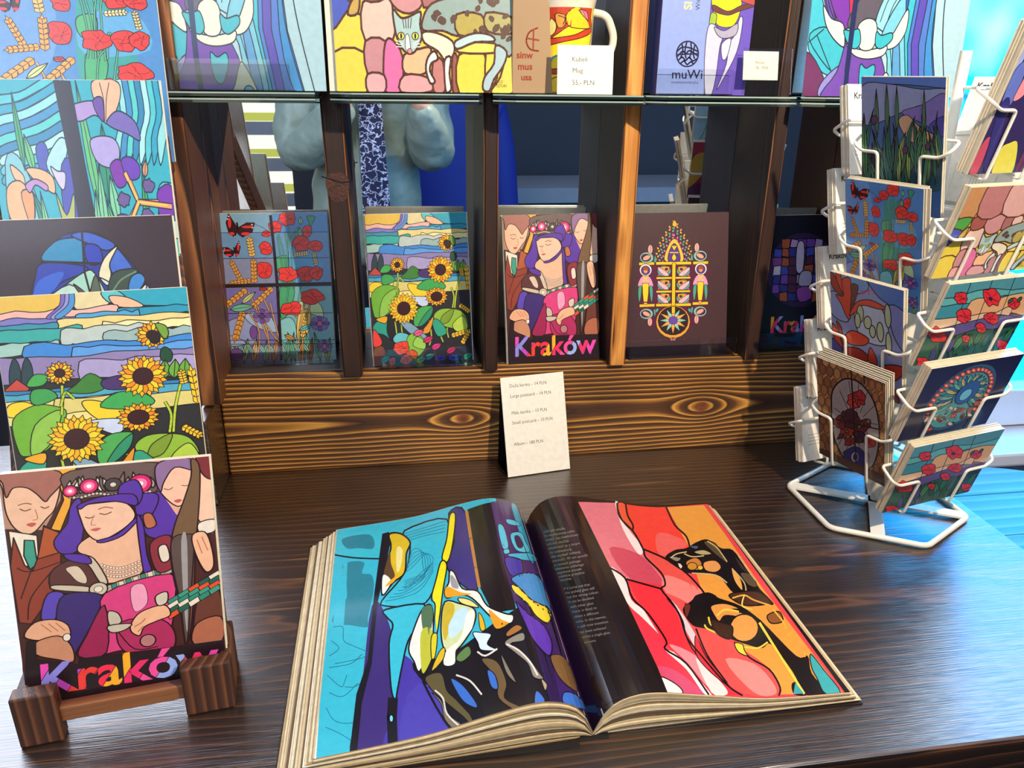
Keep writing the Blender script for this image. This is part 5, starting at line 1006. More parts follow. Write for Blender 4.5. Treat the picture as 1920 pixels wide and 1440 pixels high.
# ---------------------------------------------------------------- leaning rack at left
RK = empty('postcard_rack', (-.218, .515, 0), (0, 0, R_(8))); tag(RK, 'leaning brown wooden rack of stepped large prints at the left edge', 'rack')
LA = R_(37); HW = .064; SH = -.0735
def rl(b, z): return (b, z)
for sx in (-1, 1):
    mb = MB(); x0 = sx*HW; x1 = sx*(HW+.013)
    x0, x1 = min(x0, x1), max(x0, x1)
    p = [(.022, .0), (.052, .0), (.052+.356, .47), (.022+.356, .47)]
    mb.add([(x0+SH*b+.001, b, z) for b, z in p]+[(x1+SH*b+.001, b, z) for b, z in p], [(0, 1, 2, 3), (7, 6, 5, 4), (0, 4, 5, 1), (1, 5, 6, 2), (2, 6, 7, 3), (3, 7, 4, 0)]); mb.build('side_rail', M_rack, RK, bevel=.0015)
    mb = MB(); xa, xb = (sx*.043, sx*.0795); xa, xb = min(xa, xb), max(xa, xb)
    xa = max(xa, -.073); mb.box((xa, -.010, 0), (xb, .0035, .045)).box((xb-.008 if sx > 0 else xa, -.006, 0), (xb if sx > 0 else xa+.008, .05, .04)); mb.build('corner_block', M_rack, RK, bevel=.0015)
MB().box((-.047, -.0055, .014), (.047, .0035, .027)).build('front_bar', M_rackx, RK, bevel=.001)
MB().box((-HW-.03, .40, .0), (-HW-.016, .415, .50)).build('rear_leg', M_rack, RK, bevel=.001)
MB().box((HW-.044, .40, 0), (HW-.03, .415, .50)).build('rear_leg', M_rack, RK, bevel=.001)
tiers = [(.008, .021, .0750), (.104, .1195, .0700), (.161, .170, .0605), (.249, .278, .0565), (.330, .388, .0565)]
LW, LH = .143, .190
for i, (b, z, xr) in enumerate(tiers):
    if i: MB().box((xr-.139, b-.004, z-.012), (xr-.004, b+.028, z-.001)).build('tier_shelf', M_rackx, RK, bevel=.001)
def rack_card(art, tier, label, n, what, dx=0, lean=12.5, W=LW, H=LH):
    H = H-.008 if tier == 0 else H
    b, z, xr = tiers[tier]; M = RK.matrix_basis @ card_matrix((xr-W, b, z+.0006), 0, R_(lean), R_(-1.5) if tier == 0 else 0)
    o = card('art_print' if tier else 'postcard', art, W, H, M, .0008); tag(o, label, 'print')
    stack_behind(M, W, H, n, 'plain large print standing behind the '+what, 'prints behind the '+what, pitch=.0014, seed=tier+20, name='art_print')
scene.view_layers[0].update()
RK.matrix_basis = Matrix.Translation(RK.location) @ Matrix.Rotation(R_(8), 4, 'Z')
rack_card(A_WOM, 0, 'large print of a lady in purple headscarf, lowest in the leaning rack', 5, 'lady print in the leaning rack', .001)
rack_card(A_SUN, 1, 'large sunflower print on the second step of the leaning rack', 3, 'sunflower print in the leaning rack', -.001)
rack_card(A_NIG, 2, 'dark print of a moonlit arch on the third step of the leaning rack', 3, 'moonlit arch print in the leaning rack', -.001)
rack_card(A_IRI, 3, 'large print of purple irises and a dark mullion in the leaning rack', 3, 'iris print in the leaning rack', -.002)
rack_card(A_POB, 4, 'large poppy and wheat print on the topmost step of the leaning rack', 3, 'poppy print in the leaning rack', -.002)
# ---------------------------------------------------------------- open album
SX, BY0, BH = .137, .447, .304; WL, WR = .206, .214
KL = [(0, .004), (.006, .020), (.018, .034), (.042, .041), (.075, .037), (.125, .027), (.206, .0205)]
KRr = [(0, .004), (.006, .018), (.018, .031), (.042, .036), (.085, .028), (.14, .0165), (.214, .0115)]
def prof(K, t):
    if t <= 0: return K[0][1]
    for i in range(len(K)-1):
        if t <= K[i+1][0] or i == len(K)-2:
            a, b, c, d = K[max(i-1, 0)], K[i], K[i+1], K[min(i+2, len(K)-1)]; s = (t-b[0])/(c[0]-b[0])
            m1 = (c[1]-a[1])/(c[0]-a[0])*(c[0]-b[0]) if c[0] > a[0] else 0; m2 = (d[1]-b[1])/(d[0]-b[0])*(c[0]-b[0])
            if i == 0: m1 = .012
            return (2*s**3-3*s*s+1)*b[1]+(s**3-2*s*s+s)*m1+(-2*s**3+3*s*s)*c[1]+(s**3-s*s)*m2
def page_pt(side, t, v, dz=0):
    K = KL if side < 0 else KRr; W = WL if side < 0 else WR
    return (SX+side*t, BY0+BH*v-(.012*t/W if side < 0 else -.004*t/W), prof(K, t)+dz)
def page_uv(side):
    W = WL if side < 0 else WR
    def f(p):
        z = .02
        for _ in range(12):
            q = onz(p[0], p[1], z); t = side*(q[0]-SX); z = .6*z+.4*prof(KL if side < 0 else KRr, max(0, min(W, t)))
        t = side*(q[0]-SX); v = (q[1]-BY0+(.012*t/W if side < 0 else -.004*t/W))/BH
        return (t/W, v)
    return f
def left_page():
    f = page_uv(-1); a = Art(None, '#38b6cf', lw=5.2, lead='#17121c', uvf=lambda p: f((520+p[0]/2.769, 920+p[1]/2.769)), box=(0, 1, 0, 1))
    a.P([(280, 200), (1400, 60), (1650, 1250), (200, 1420)], '#38b4cc', 0, sm=False)
    a.P([(490, 600), (560, 640), (620, 900), (600, 1380), (380, 1400), (440, 1000)], '#3c2a72', 0); a.P([(640, 860), (760, 960), (950, 1260), (560, 1380), (610, 1120)], '#4538a0', 0); a.P([(740, 1000), (1200, 1240), (900, 1320), (640, 1340)], '#4a40a8', 0)
    a.P([(890, 120), (980, 120), (1040, 500), (1000, 520), (880, 400), (920, 260)], '#3a2c78', 8)
    a.P([(700, 900), (900, 850), (1200, 640), (1400, 600), (1620, 1130), (1500, 1180), (1000, 1260), (820, 1060)], '#17131a', 0)
    # dark strip and night sky at the gutter
    a.raw([[(0, -.01), (.17, -.01), (.17, 1.01), (0, 1.01)]], '#2c1a48')
    a.P([(985, 100), (1130, 60), (1180, 330), (1240, 620), (1120, 640), (1040, 480)], '#1f1416', 0, sm=False)
    a.P([(1110, 60), (1250, 90), (1400, 480), (1620, 1180), (1480, 1140), (1420, 860), (1230, 580), (1160, 330)], '#3a2060', 0, sm=False)
    a.P([(1215, 90), (1250, 100), (1330, 360), (1300, 340)], '#2f9fc0', 3)
    for p in ([(1145, 185), (1175, 190), (1200, 290), (1170, 300)], [(1175, 310), (1200, 305), (1205, 325), (1180, 330)], [(1190, 150), (1240, 160), (1260, 185), (1200, 175)], [(1210, 230), (1265, 220), (1290, 270), (1310, 320), (1240, 310)]): a.P(p, '#4fb8d0', 3)
    a.P([(1232, 242), (1255, 240), (1275, 290), (1250, 296)], '#3a2050', 3); a.P([(1205, 330), (1320, 330), (1340, 370), (1220, 350)], '#3fa8c8', 3)
    a.P([(1180, 350), (1260, 360), (1275, 400), (1270, 440), (1210, 440)], '#3c3698', 7); a.P([(1215, 460), (1280, 430), (1360, 450), (1400, 560), (1420, 640), (1330, 580), (1250, 500)], '#3f88c4', 7)
    a.P([(1215, 490), (1260, 510), (1320, 570), (1400, 610), (1425, 650), (1400, 690), (1340, 650), (1300, 590), (1230, 530)], '#e8cf3a', 7); a.P([(1240, 580), (1300, 640), (1380, 700), (1425, 790), (1410, 860), (1330, 780), (1280, 680)], '#5a34a8', 7)
    # left water area
    a.P([(300, 235), (560, 215), (530, 350), (310, 330)], '#3ab8cc', 0); D = '#2a7f92'
    a.P([(340, 250), (480, 230), (500, 300), (420, 300), (360, 300)], D, 0); a.P([(330, 400), (380, 370), (450, 375), (440, 430), (490, 440), (500, 520), (470, 660), (470, 710), (380, 700), (290, 690), (300, 640), (350, 620), (300, 600), (360, 560), (350, 440)], D, 0)
    a.L([(300, 335), (400, 350), (530, 355)], 8)
    for p in ([(290, 710), (340, 710), (345, 780), (400, 810), (465, 840), (440, 870), (300, 900)], [(280, 780), (320, 820), (270, 860)], [(270, 920), (380, 900), (440, 850)], [(260, 960), (330, 1020), (350, 990), (360, 960)], [(270, 1050), (340, 1070), (420, 1000)], [(350, 1020), (400, 1020), (450, 990)], [(255, 1130), (290, 1190), (350, 1210), (420, 1200)], [(250, 1230), (320, 1260), (400, 1310)]): a.L(p, 3.2, '#1f5a72')
    a.P([(545, 225), (580, 215), (590, 260), (520, 590), (490, 900), (440, 1100), (410, 1400), (370, 1400), (410, 1060), (470, 880), (500, 560)], '#17121c', 0, sm=False)
    # big turquoise swirl
    a.P([(660, 210), (880, 150), (860, 350), (790, 560), (700, 600), (560, 600), (545, 570), (660, 430), (690, 290)], '#38b8d0', 8)
    for k in range(5): a.L([(640+k*8, 440-k*6), (700, 400-k*22), (770-k*6, 330-k*4), (810-k*14, 360+k*6), (760, 430+k*6), (660, 470+k*10)], 3, '#1f6a86')
    for k in range(5): a.L([(560+k*22, 575-k*18), (640+k*12, 560-k*16), (740, 520-k*22), (810, 420-k*10)], 3, '#1f6a86')
    for k in range(4): a.L([(660, 225+k*14), (760, 195+k*14), (870, 160+k*18)], 3, '#1f6a86')
    a.P([(580, 230), (640, 225), (690, 270), (670, 330), (660, 430), (600, 480), (545, 545), (550, 430), (590, 300)], '#d8b820', 9)
    a.P([(585, 320), (560, 400), (555, 440), (590, 470), (610, 440), (590, 380)], '#5a4028', 0); a.P([(550, 440), (590, 470), (560, 530), (545, 530)], '#f0ece0', 0); a.P([(590, 465), (630, 440), (600, 480), (560, 500)], '#f0a820', 0); a.P([(620, 300), (650, 310), (640, 400), (620, 420)], '#e8dc90', 0)
    a.P([(895, 130), (925, 130), (910, 280), (885, 370), (855, 350), (880, 250)], '#efe01c', 7); a.P([(850, 370), (880, 390), (860, 520), (830, 740), (810, 740), (820, 600), (800, 560), (825, 460)], '#ece01c', 7)
    a.L([(983, 110), (1005, 250), (1030, 400), (1048, 500)], 16, '#b8803a', sm=False)
    a.P([(560, 620), (760, 590), (740, 680), (680, 780), (650, 900), (625, 1030), (612, 1090), (590, 1020), (580, 800), (600, 700), (570, 660)], '#38b8d0', 9)
    a.L([(600, 1090), (595, 1180), (600, 1330)], 52, '#17121c', sm=False); a.C(592, 1185, 8, 16, '#6fc8e0', 0)
    # pale petals
    a.P([(720, 690), (760, 610), (800, 600), (810, 700), (800, 800), (740, 940), (710, 890), (682, 820)], '#e4e4dc', 8); a.P([(750, 620), (800, 600), (806, 680), (780, 780), (755, 720)], '#4f7050', 0); a.P([(745, 740), (800, 720), (810, 830), (780, 920), (750, 940)], '#b8bc3a', 0); a.P([(800, 760), (830, 750), (820, 860), (800, 870)], '#d8c82a', 5)
    a.P([(870, 580), (950, 590), (1025, 620), (1020, 700), (960, 800), (900, 850), (860, 810), (850, 700)], '#cdd8a0', 8); a.P([(870, 590), (920, 600), (900, 700), (870, 780), (855, 700)], '#c8b02c', 0); a.P([(940, 620), (990, 620), (960, 720), (900, 770), (890, 700)], '#bfe0ee', 0); a.P([(985, 640), (1020, 630), (1010, 720), (930, 820), (920, 900), (865, 905), (880, 830), (950, 770)], '#eeeade', 0)
    a.P([(840, 840), (870, 820), (860, 880), (800, 940)], '#d4b428', 5); a.P([(940, 850), (990, 810), (1005, 850), (960, 890), (930, 880)], '#5f8048', 4); a.P([(1015, 740), (1060, 740), (1110, 750), (1090, 800), (1140, 830), (1060, 830), (1040, 790)], '#cfe4f0', 5)
    a.P([(895, 420), (920, 430), (960, 510), (1040, 525), (1090, 600), (1180, 640), (1225, 650), (1215, 690), (1150, 690), (1090, 640), (1010, 560), (940, 540), (880, 560), (870, 520), (890, 480)], '#ece6d8', 8); a.P([(880, 500), (950, 530), (1010, 540), (930, 550), (875, 555)], '#f0a020', 0); a.P([(1100, 620), (1160, 670), (1200, 690), (1140, 720), (1110, 670)], '#e09a2a', 0); a.P([(900, 440), (930, 470), (940, 510), (905, 500)], '#9a9aa0', 0); a.P([(940, 560), (1000, 570), (1045, 610), (960, 590)], '#e8d880', 5); a.P([(1045, 640), (1065, 660), (1080, 720), (1055, 725)], '#e8b020', 4)
    # dark figure with highlights
    for p, c in (([(770, 970), (850, 950), (880, 1040), (930, 1090), (1020, 1190), (1020, 1230), (960, 1170), (850, 1080), (790, 1020)], '#5c5434'), ([(800, 1050), (850, 1090), (880, 1160), (960, 1220), (930, 1250), (870, 1190), (850, 1110)], '#77705c'), ([(1180, 790), (1270, 740), (1280, 780), (1210, 800), (1300, 870), (1360, 950), (1380, 980), (1330, 970), (1300, 900), (1230, 840)], '#8a8478'), ([(1060, 880), (1140, 890), (1190, 1000), (1180, 1080), (1270, 1130), (1250, 1150), (1150, 1080), (1140, 980)], '#6a5638'), ([(1420, 860), (1500, 880), (1560, 1040), (1500, 1010), (1450, 950)], '#7a5a34'), ([(1160, 850), (1200, 920), (1240, 1000), (1190, 950)], '#807868'), ([(1370, 980), (1400, 1010), (1390, 1040)], '#a89878')): a.P(p, c, 4)
    for p in ([(900, 980), (960, 1010), (1030, 1100), (1030, 1130), (960, 1090)], [(1090, 935), (1130, 960), (1145, 1030), (1110, 1020)], [(1345, 1040), (1390, 1090), (1360, 1120), (1335, 1110)], [(1490, 1050), (1560, 1070), (1610, 1140), (1490, 1110)], [(1050, 1190), (1120, 1210), (1060, 1230)]): a.P(p, '#3a6cc4', 5)
    for p in ([(1190, 800), (1250, 830), (1310, 890), (1350, 960)], [(820, 1040), (860, 1080), (880, 1160), (950, 1230)], [(930, 960), (1000, 990), (1060, 1060)], [(1040, 840), (1080, 860), (1140, 825)]): a.L(p, 9, '#d8d4cc')
    for p in ([(1190, 740), (1240, 700), (1270, 720), (1200, 760)],): a.P(p, '#a06a34', 4)
    a.L([(875, 960), (900, 1040), (1000, 1160), (1030, 1240)], 9); a.L([(780, 960), (760, 1000), (900, 1240), (1000, 1260)], 12)
    return a
def right_page():
    f = page_uv(1); a = Art(None, '#1c1214', lw=8, lead='#120c10', uvf=lambda p: f((980+p[0]/2.769, 920+p[1]/2.769)))
    a.P([(285, 60), (960, 70), (1680, 1060), (760, 1060)], '#e2454a', 0, sm=False)
    a.P([(285, 60), (500, 66), (505, 130), (620, 290), (720, 430), (735, 500), (540, 460), (450, 400)], '#dc7480', 0, sm=False); a.P([(480, 66), (500, 66), (508, 140), (560, 215), (625, 300), (600, 330), (520, 200)], '#eddcd8', 0); a.P([(450, 300), (600, 330), (700, 430), (720, 490), (560, 460)], '#c8485c', 0)
    a.P([(490, 70), (535, 72), (570, 160), (570, 205), (520, 160)], '#e8563a', 6); a.P([(535, 72), (745, 88), (790, 170), (860, 280), (870, 300), (740, 350), (630, 300), (575, 200)], '#ec3f34', 0, sm=False); a.P([(700, 220), (820, 250), (850, 290), (760, 340), (700, 320)], '#e8605c', 0)
    a.P([(750, 88), (940, 76), (1060, 240), (1240, 500), (1660, 1050), (1340, 1060), (1170, 850), (940, 560), (860, 290)], '#e2973e', 0, sm=False)
    a.P([(630, 310), (740, 350), (860, 440), (940, 530), (870, 590), (740, 520), (730, 460), (640, 350)], '#e25048', 0); a.P([(740, 440), (900, 500), (930, 540), (870, 590), (740, 530)], '#ea8078', 0)
    a.P([(450, 400), (540, 465), (570, 560), (640, 640), (740, 780), (740, 830), (850, 900), (960, 1055), (820, 1055), (690, 910), (600, 700)], '#dc3548', 0, sm=False); a.P([(455, 400), (530, 460), (565, 570), (650, 640), (745, 790), (720, 760), (620, 660), (540, 580)], '#f0dcd8', 0); a.P([(700, 920), (800, 940), (940, 1055), (830, 1055)], '#cc4a6c', 0); a.P([(740, 830), (850, 880), (980, 1050), (940, 1055), (850, 930)], '#f0e0dc', 0)
    a.P([(545, 465), (720, 490), (800, 640), (840, 760), (900, 850), (1040, 1000), (1140, 1065), (980, 1060), (850, 900), (740, 800), (640, 640), (580, 540)], '#e8303c', 0, sm=False); a.P([(760, 800), (900, 860), (1000, 990), (960, 1020), (860, 900)], '#ec8890', 0); a.P([(900, 870), (1040, 1010), (1060, 1060), (980, 1050)], '#f0d4d0', 0)
    a.P([(750, 560), (800, 590), (900, 740), (940, 860), (1050, 1000), (900, 850), (845, 750), (810, 640)], '#d8c8cc', 6); a.P([(900, 750), (950, 860), (1060, 1000), (1050, 1005), (960, 930), (900, 850)], '#e02c38', 5)
    a.P([(730, 530), (860, 590), (940, 700), (1100, 800), (1250, 900), (1330, 1000), (1330, 1065), (1180, 1065), (1060, 1000), (960, 860), (880, 720), (800, 600)], '#e2504c', 0); a.P([(1050, 880), (1200, 900), (1300, 1000), (1310, 1060), (1200, 1050)], '#e88880', 0)
    a.P([(715, 970), (800, 1010), (830, 1055), (745, 1060)], '#e6e0d8', 6)
    for p in ([(490, 68), (505, 140), (575, 215), (625, 305), (640, 350), (720, 430), (740, 490), (720, 515), (780, 590), (830, 680), (850, 760), (920, 850), (1060, 1010), (1140, 1065)], [(535, 72), (545, 130), (572, 180), (570, 210)], [(540, 462), (640, 490), (720, 512)], [(445, 398), (530, 455), (570, 560), (650, 640), (745, 780), (740, 825), (850, 900), (965, 1060)], [(745, 88), (790, 180), (850, 240), (870, 310)], [(625, 305), (740, 355), (850, 430), (940, 530), (935, 560)], [(1100, 790), (1180, 870), (1280, 930), (1335, 1020), (1330, 1065)], [(900, 720), (960, 860), (1060, 1000)]): a.L(p, 9)
    K = '#17100f'
    a.P([(740, 350), (790, 310), (850, 300), (900, 270), (960, 255), (1030, 300), (1090, 310), (1160, 400), (1230, 510), (1290, 580), (1200, 600), (1130, 560), (1080, 520), (1020, 450), (930, 430), (860, 430), (800, 400)], K, 0)
    a.P([(940, 375), (1000, 365), (1030, 400), (1000, 425), (950, 415)], '#dc9450', 4); a.P([(850, 370), (900, 350), (930, 380), (910, 415), (860, 400)], '#c07a3a', 4); a.C(880, 395, 26, 20, '#c8882e', 4); a.C(922, 402, 14, 12, '#e0b040', 3)
    for p, c in (([(760, 345), (820, 350), (800, 370)], '#8a8070'), ([(890, 320), (940, 310), (980, 330), (930, 335)], '#b0a070'), ([(940, 270), (1000, 275), (1060, 370), (1080, 390), (1010, 340)], '#54442c'), ([(1100, 340), (1150, 400), (1180, 440), (1130, 400)], '#3c3024'), ([(1085, 400), (1130, 460), (1140, 520), (1100, 470)], '#e0a050'), ([(1130, 430), (1190, 440), (1215, 500), (1170, 490)], '#5c4a34'), ([(800, 380), (830, 385), (820, 410)], '#d8d0c0'), ([(865, 290), (910, 290), (900, 305)], '#4a5a80')): a.P(p, c, 3)
    for p in ([(770, 350), (800, 330), (850, 320)], [(960, 265), (1010, 300), (1060, 370)], [(1100, 420), (1150, 480), (1160, 530)], [(880, 430), (1000, 440), (1060, 480)], [(1120, 340), (1180, 430), (1220, 480)], [(840, 330), (880, 345), (940, 340)]): a.L(p, 6, '#c8b07a')
    a.P([(830, 620), (880, 570), (900, 545), (960, 530), (1000, 545), (1020, 560), (1130, 600), (1240, 680), (1420, 860), (1480, 860), (1500, 950), (1580, 1055), (1470, 1060), (1400, 940), (1290, 800), (1240, 820), (1130, 790), (1050, 760), (950, 720), (880, 700)], K, 0)
    a.P([(1410, 1060), (1400, 1000), (1470, 1000), (1480, 1060)], K, 0)
    a.P([(980, 600), (1060, 590), (1150, 630), (1210, 690), (1130, 660), (1050, 650), (1020, 680), (990, 640)], '#dc9448', 4); a.C(1150, 715, 74, 72, '#e0984a', 7); a.P([(1060, 620), (1150, 620), (1260, 700), (1270, 790), (1220, 800), (1240, 740), (1190, 660), (1100, 630)], K, 0)
    for p in ([(1010, 650), (1050, 620), (1120, 630)], [(1150, 815), (1220, 820), (1270, 790)], [(965, 660), (980, 700), (1040, 710)], [(1030, 750), (960, 720), (945, 700)]): a.L(p, 9, '#e8c84a')
    a.P([(980, 670), (1040, 690), (1090, 710), (1080, 770), (1030, 760), (990, 720)], '#3c2014', 5); a.P([(1100, 795), (1140, 800), (1150, 830), (1165, 860), (1120, 840)], '#e8d040', 5); a.P([(840, 590), (870, 600), (850, 660)], '#6a2a24', 0)
    a.P([(1070, 545), (1150, 525), (1230, 530), (1300, 590), (1250, 590), (1190, 600), (1130, 590)], '#4a2a1c', 6); a.L([(1090, 560), (1150, 545), (1200, 570), (1290, 600)], 8, '#e0a84a'); a.L([(1150, 545), (1140, 600), (1190, 620)], 7, '#e8d060')
    a.P([(1270, 650), (1330, 630), (1350, 680), (1290, 690)], '#8a5228', 6); a.L([(1300, 620), (1350, 680), (1365, 720)], 8, '#e0b848'); a.L([(1350, 780), (1400, 730)], 8, '#d8a040'); a.P([(1415, 780), (1450, 785), (1445, 800)], '#e09a50', 0); a.P([(1455, 830), (1470, 860), (1460, 865)], '#e09a50', 0)
    a.L([(1230, 690), (1330, 850), (1460, 1055)], 12, '#e8cc4a', sm=False); a.P([(1415, 1000), (1460, 1055), (1405, 1060)], '#3f9aa0', 0, sm=False)
    a.P([(1495, 850), (1560, 930), (1650, 1050), (1570, 1055), (1530, 980), (1500, 920)], '#3aa0a4', 5)
    a.P([(-60, 120), (285, 55), (455, 400), (700, 920), (760, 1070), (560, 1080), (380, 1160), (100, 600)], '#1b1213', 0, sm=False)
    T = [('je\u015bli si\u0119 oka\u017ce,', 108, 222), ('\u017ce wytrawione szk\u0142o', 112, 244), ('wci\u0105\u017c ma niew\u0142a\u015bciwy', 119, 265), ('odcie\u0144, mo\u017cna', 126, 287), ('zdublowa\u0107 je z innym', 133, 309), ('(tu niebieskim),', 140, 331), ('aby uzyska\u0107 kolejn\u0105', 147, 352), ('warto\u015b\u0107. W ten spos\u00f3b', 155, 374), ('w ramach jednego', 163, 396), ('elementu szklanego', 171, 416), ('uzyskane zosta\u0142o', 180, 436), ('mi\u0119kkie przej\u015bcie', 188, 456), ('tonalne.', 196, 474),
         ('If it turns out that', 214, 518), ('the etched glass still', 222, 540), ('has the wrong colour,', 230, 563), ('it can be doubled', 239, 587), ('with other glass', 248, 613), ('(here: in blue) to', 257, 638), ('obtain a different', 266, 664), ('value. In this manner,', 276, 690), ('a soft tone transition', 286, 716), ('has been achieved', 297, 744), ('within a single glass', 308, 770), ('element.', 319, 797)]
    for s, x, y in T: a.text(s, x, y, 19, '#8a8078', ang=-.17)
    return a
bk = empty('open_album', (SX, BY0+BH/2, 0)); tag(bk, 'large album lying open on the table showing turquoise and red stained glass details', 'book')
PI_ = Matrix.Translation((-SX, -(BY0+BH/2), 0))
M_page = print_material('glossy_page', rough=.22, coat=.5, var=.05)
def sliced(mb, a, side, N_=44):
    W = WL if side < 0 else WR
    for P, col, lay in a.items:
        for p in P:
            lo = max(0, min(q[0] for q in p)); hi = min(1, max(q[0] for q in p))
            for i in range(int(lo*N_), min(N_, int(hi*N_)+1)):
                q = p
                if lo < i/N_: q = clip(q, 0, i/N_, False)
                if len(q) > 2 and hi > (i+1)/N_: q = clip(q, 0, (i+1)/N_, True)
                if len(q) < 3: continue
                d = []
                for c in q:
                    if not d or abs(c[0]-d[-1][0])+abs(c[1]-d[-1][1]) > 1e-6: d.append(c)
                if len(d) < 3: continue
                try: T = tessellate_polygon([[Vector((c[0], c[1], 0)) for c in d]]) if len(d) > 3 else [(0, 1, 2)]
                except Exception: continue
                for t in T:
                    vs = [page_pt(side, max(0, d[j][0])*W, d[j][1], .0003+(lay+1)*9e-6) for j in t]
                    a1, b1, c1 = vs
                    if (b1[0]-a1[0])*(c1[1]-a1[1])-(b1[1]-a1[1])*(c1[0]-a1[0]) < 0: vs = vs[::-1]
                    mb.add(vs, [(0, 1, 2)], 0, col)
for side, nm, art in ((-1, 'left_page', left_page()), (1, 'right_page', right_page())):
    W = WL if side < 0 else WR; mb = MB(); nU = 44; c = lin('#efe8da') if side < 0 else lin('#1b1213')
    vs = [page_pt(side, W*i/nU, v, .0002) for i in range(nU+1) for v in (0, 1)]
    fs = [((2*i, 2*i+2, 2*i+3, 2*i+1) if side > 0 else (2*i, 2*i+1, 2*i+3, 2*i+2)) for i in range(nU)]
    mb.add(vs, fs, 0, c); sliced(mb, art, side)
    o = mb.build(nm, M_page, bk, usecol=True); o.matrix_parent_inverse = PI_
    # page block: bundles of leaves under the top page
    K = KL if side < 0 else KRr; nb = 18 if side < 0 else 12; r = random.Random(3+side)
    fan = .030 if side < 0 else .012
    mb = MB(); cols = ['#d9c9a4', '#c9b48c', '#e8dcc0', '#b49a70', '#d4c098', '#6a5238', '#e0d0ac']
    for k in range(nb):
        f0, f1 = 1-k/nb, 1-(k+.8)/nb; ex = fan*(k/nb)+r.uniform(-.001, .0015); vy = r.uniform(-.0012, .0008)
        top = []; bot = []
        for i in range(31):
            t = W*i/30; z1 = prof(K, t)*f0+.0008*(1-f0); z0 = prof(K, t)*f1+.0008*(1-f1); tx = t+ex*(i/30)**2
            p = page_pt(side, t, 0); q = page_pt(side, t, 1)
            top.append(((SX+side*tx, p[1]+vy, z1), (SX+side*tx, q[1]+vy, z1))); bot.append(((SX+side*tx, p[1]+vy, z0), (SX+side*tx, q[1]+vy, z0)))
        vs = [x for t_ in top for x in t_]+[x for t_ in bot for x in t_]; n = 31; fs = []
        for i in range(n-1):
            fs += [(2*i, 2*i+2, 2*i+3, 2*i+1), (2*n+2*i, 2*n+2*i+1, 2*n+2*i+3, 2*n+2*i+2), (2*i, 2*n+2*i, 2*n+2*i+2, 2*i+2), (2*i+1, 2*i+3, 2*n+2*i+3, 2*n+2*i+1)]
        fs.append((2*n-2, 2*n-1, 4*n-1, 4*n-2)); mb.add(vs, fs, 0, lin(cols[(k*3+1) % 7]))
    # dark signatures between the bundles
    o = mb.build('page_block', print_material('page_edges_%d' % (side+1), .6, 0, .1), bk, usecol=True); o.matrix_parent_inverse = PI_
mb = MB(); mb.box((SX-WL-.030, BY0-.010, .0002), (SX-.012, BY0+BH-.008, .0016)).box((SX+.012, BY0+.001, .0002), (SX+WR+.011, BY0+BH+.004, .0016)).box((SX-.012, BY0-.004, .0002), (SX+.012, BY0+BH+.002, .0022))
o = mb.build('cover', plain('black_cover', '#1a1618', .4), bk); o.matrix_parent_inverse = PI_
# ---------------------------------------------------------------- wire spinner with small postcards
AX, AY = .560, .748
SP = empty('postcard_spinner', (AX, AY, 0)); tag(SP, 'white wire postcard spinner on a hexagonal base at the right of the table', 'rack')
def spart(name, mb, sm=True): o = mb.build(name, M_white, SP, smooth=sm); o.location = (0, 0, 0); return o
hx = [(AX+.099*math.cos(R_(a_)), AY+.099*math.sin(R_(a_)), .0035) for a_ in (150, 210, 270, 330, 30, 90)]
L_ = lambda P: [(p[0]-AX, p[1]-AY, p[2]) for p in P]
spart('base_ring', MB().tube(L_(fillet(hx, .008, 4, True)), .0032, 10, True))
for a_ in (150, 240, 330, 60):
    c, s = math.cos(R_(a_)), math.sin(R_(a_)); m = Matrix.Rotation(R_(a_), 4, 'Z'); spart('base_spoke', MB().box((0, -.0075, .0035), (.097 if a_ in (150, 330) else .084, .0075, .006), M=m), False)
spart('pole', MB().tube([(0, 0, .004), (0, 0, .50)], .0055, 12)); spart('hub', MB().lathe([(0, .05), (.016, .05), (.016, .03), (.009, .012), (.0, .012)], 20))
SIDES = {'A': (-72, .053, [.349, .252, .155, .058]), 'B': (13.5, .066, [.392, .295, .206, .122, .037]), 'D': (193.5, .068, [.377, .292, .207, .122, .037]), 'E': (108, .058, [.35, .25, .155, .06])}
A_REE, A_LIL, A_VAS, A_HOR, A_FIE, A_PEA = art_reeds(), art_lily(), art_vase(), art_horse(), art_field(), art_peacock()
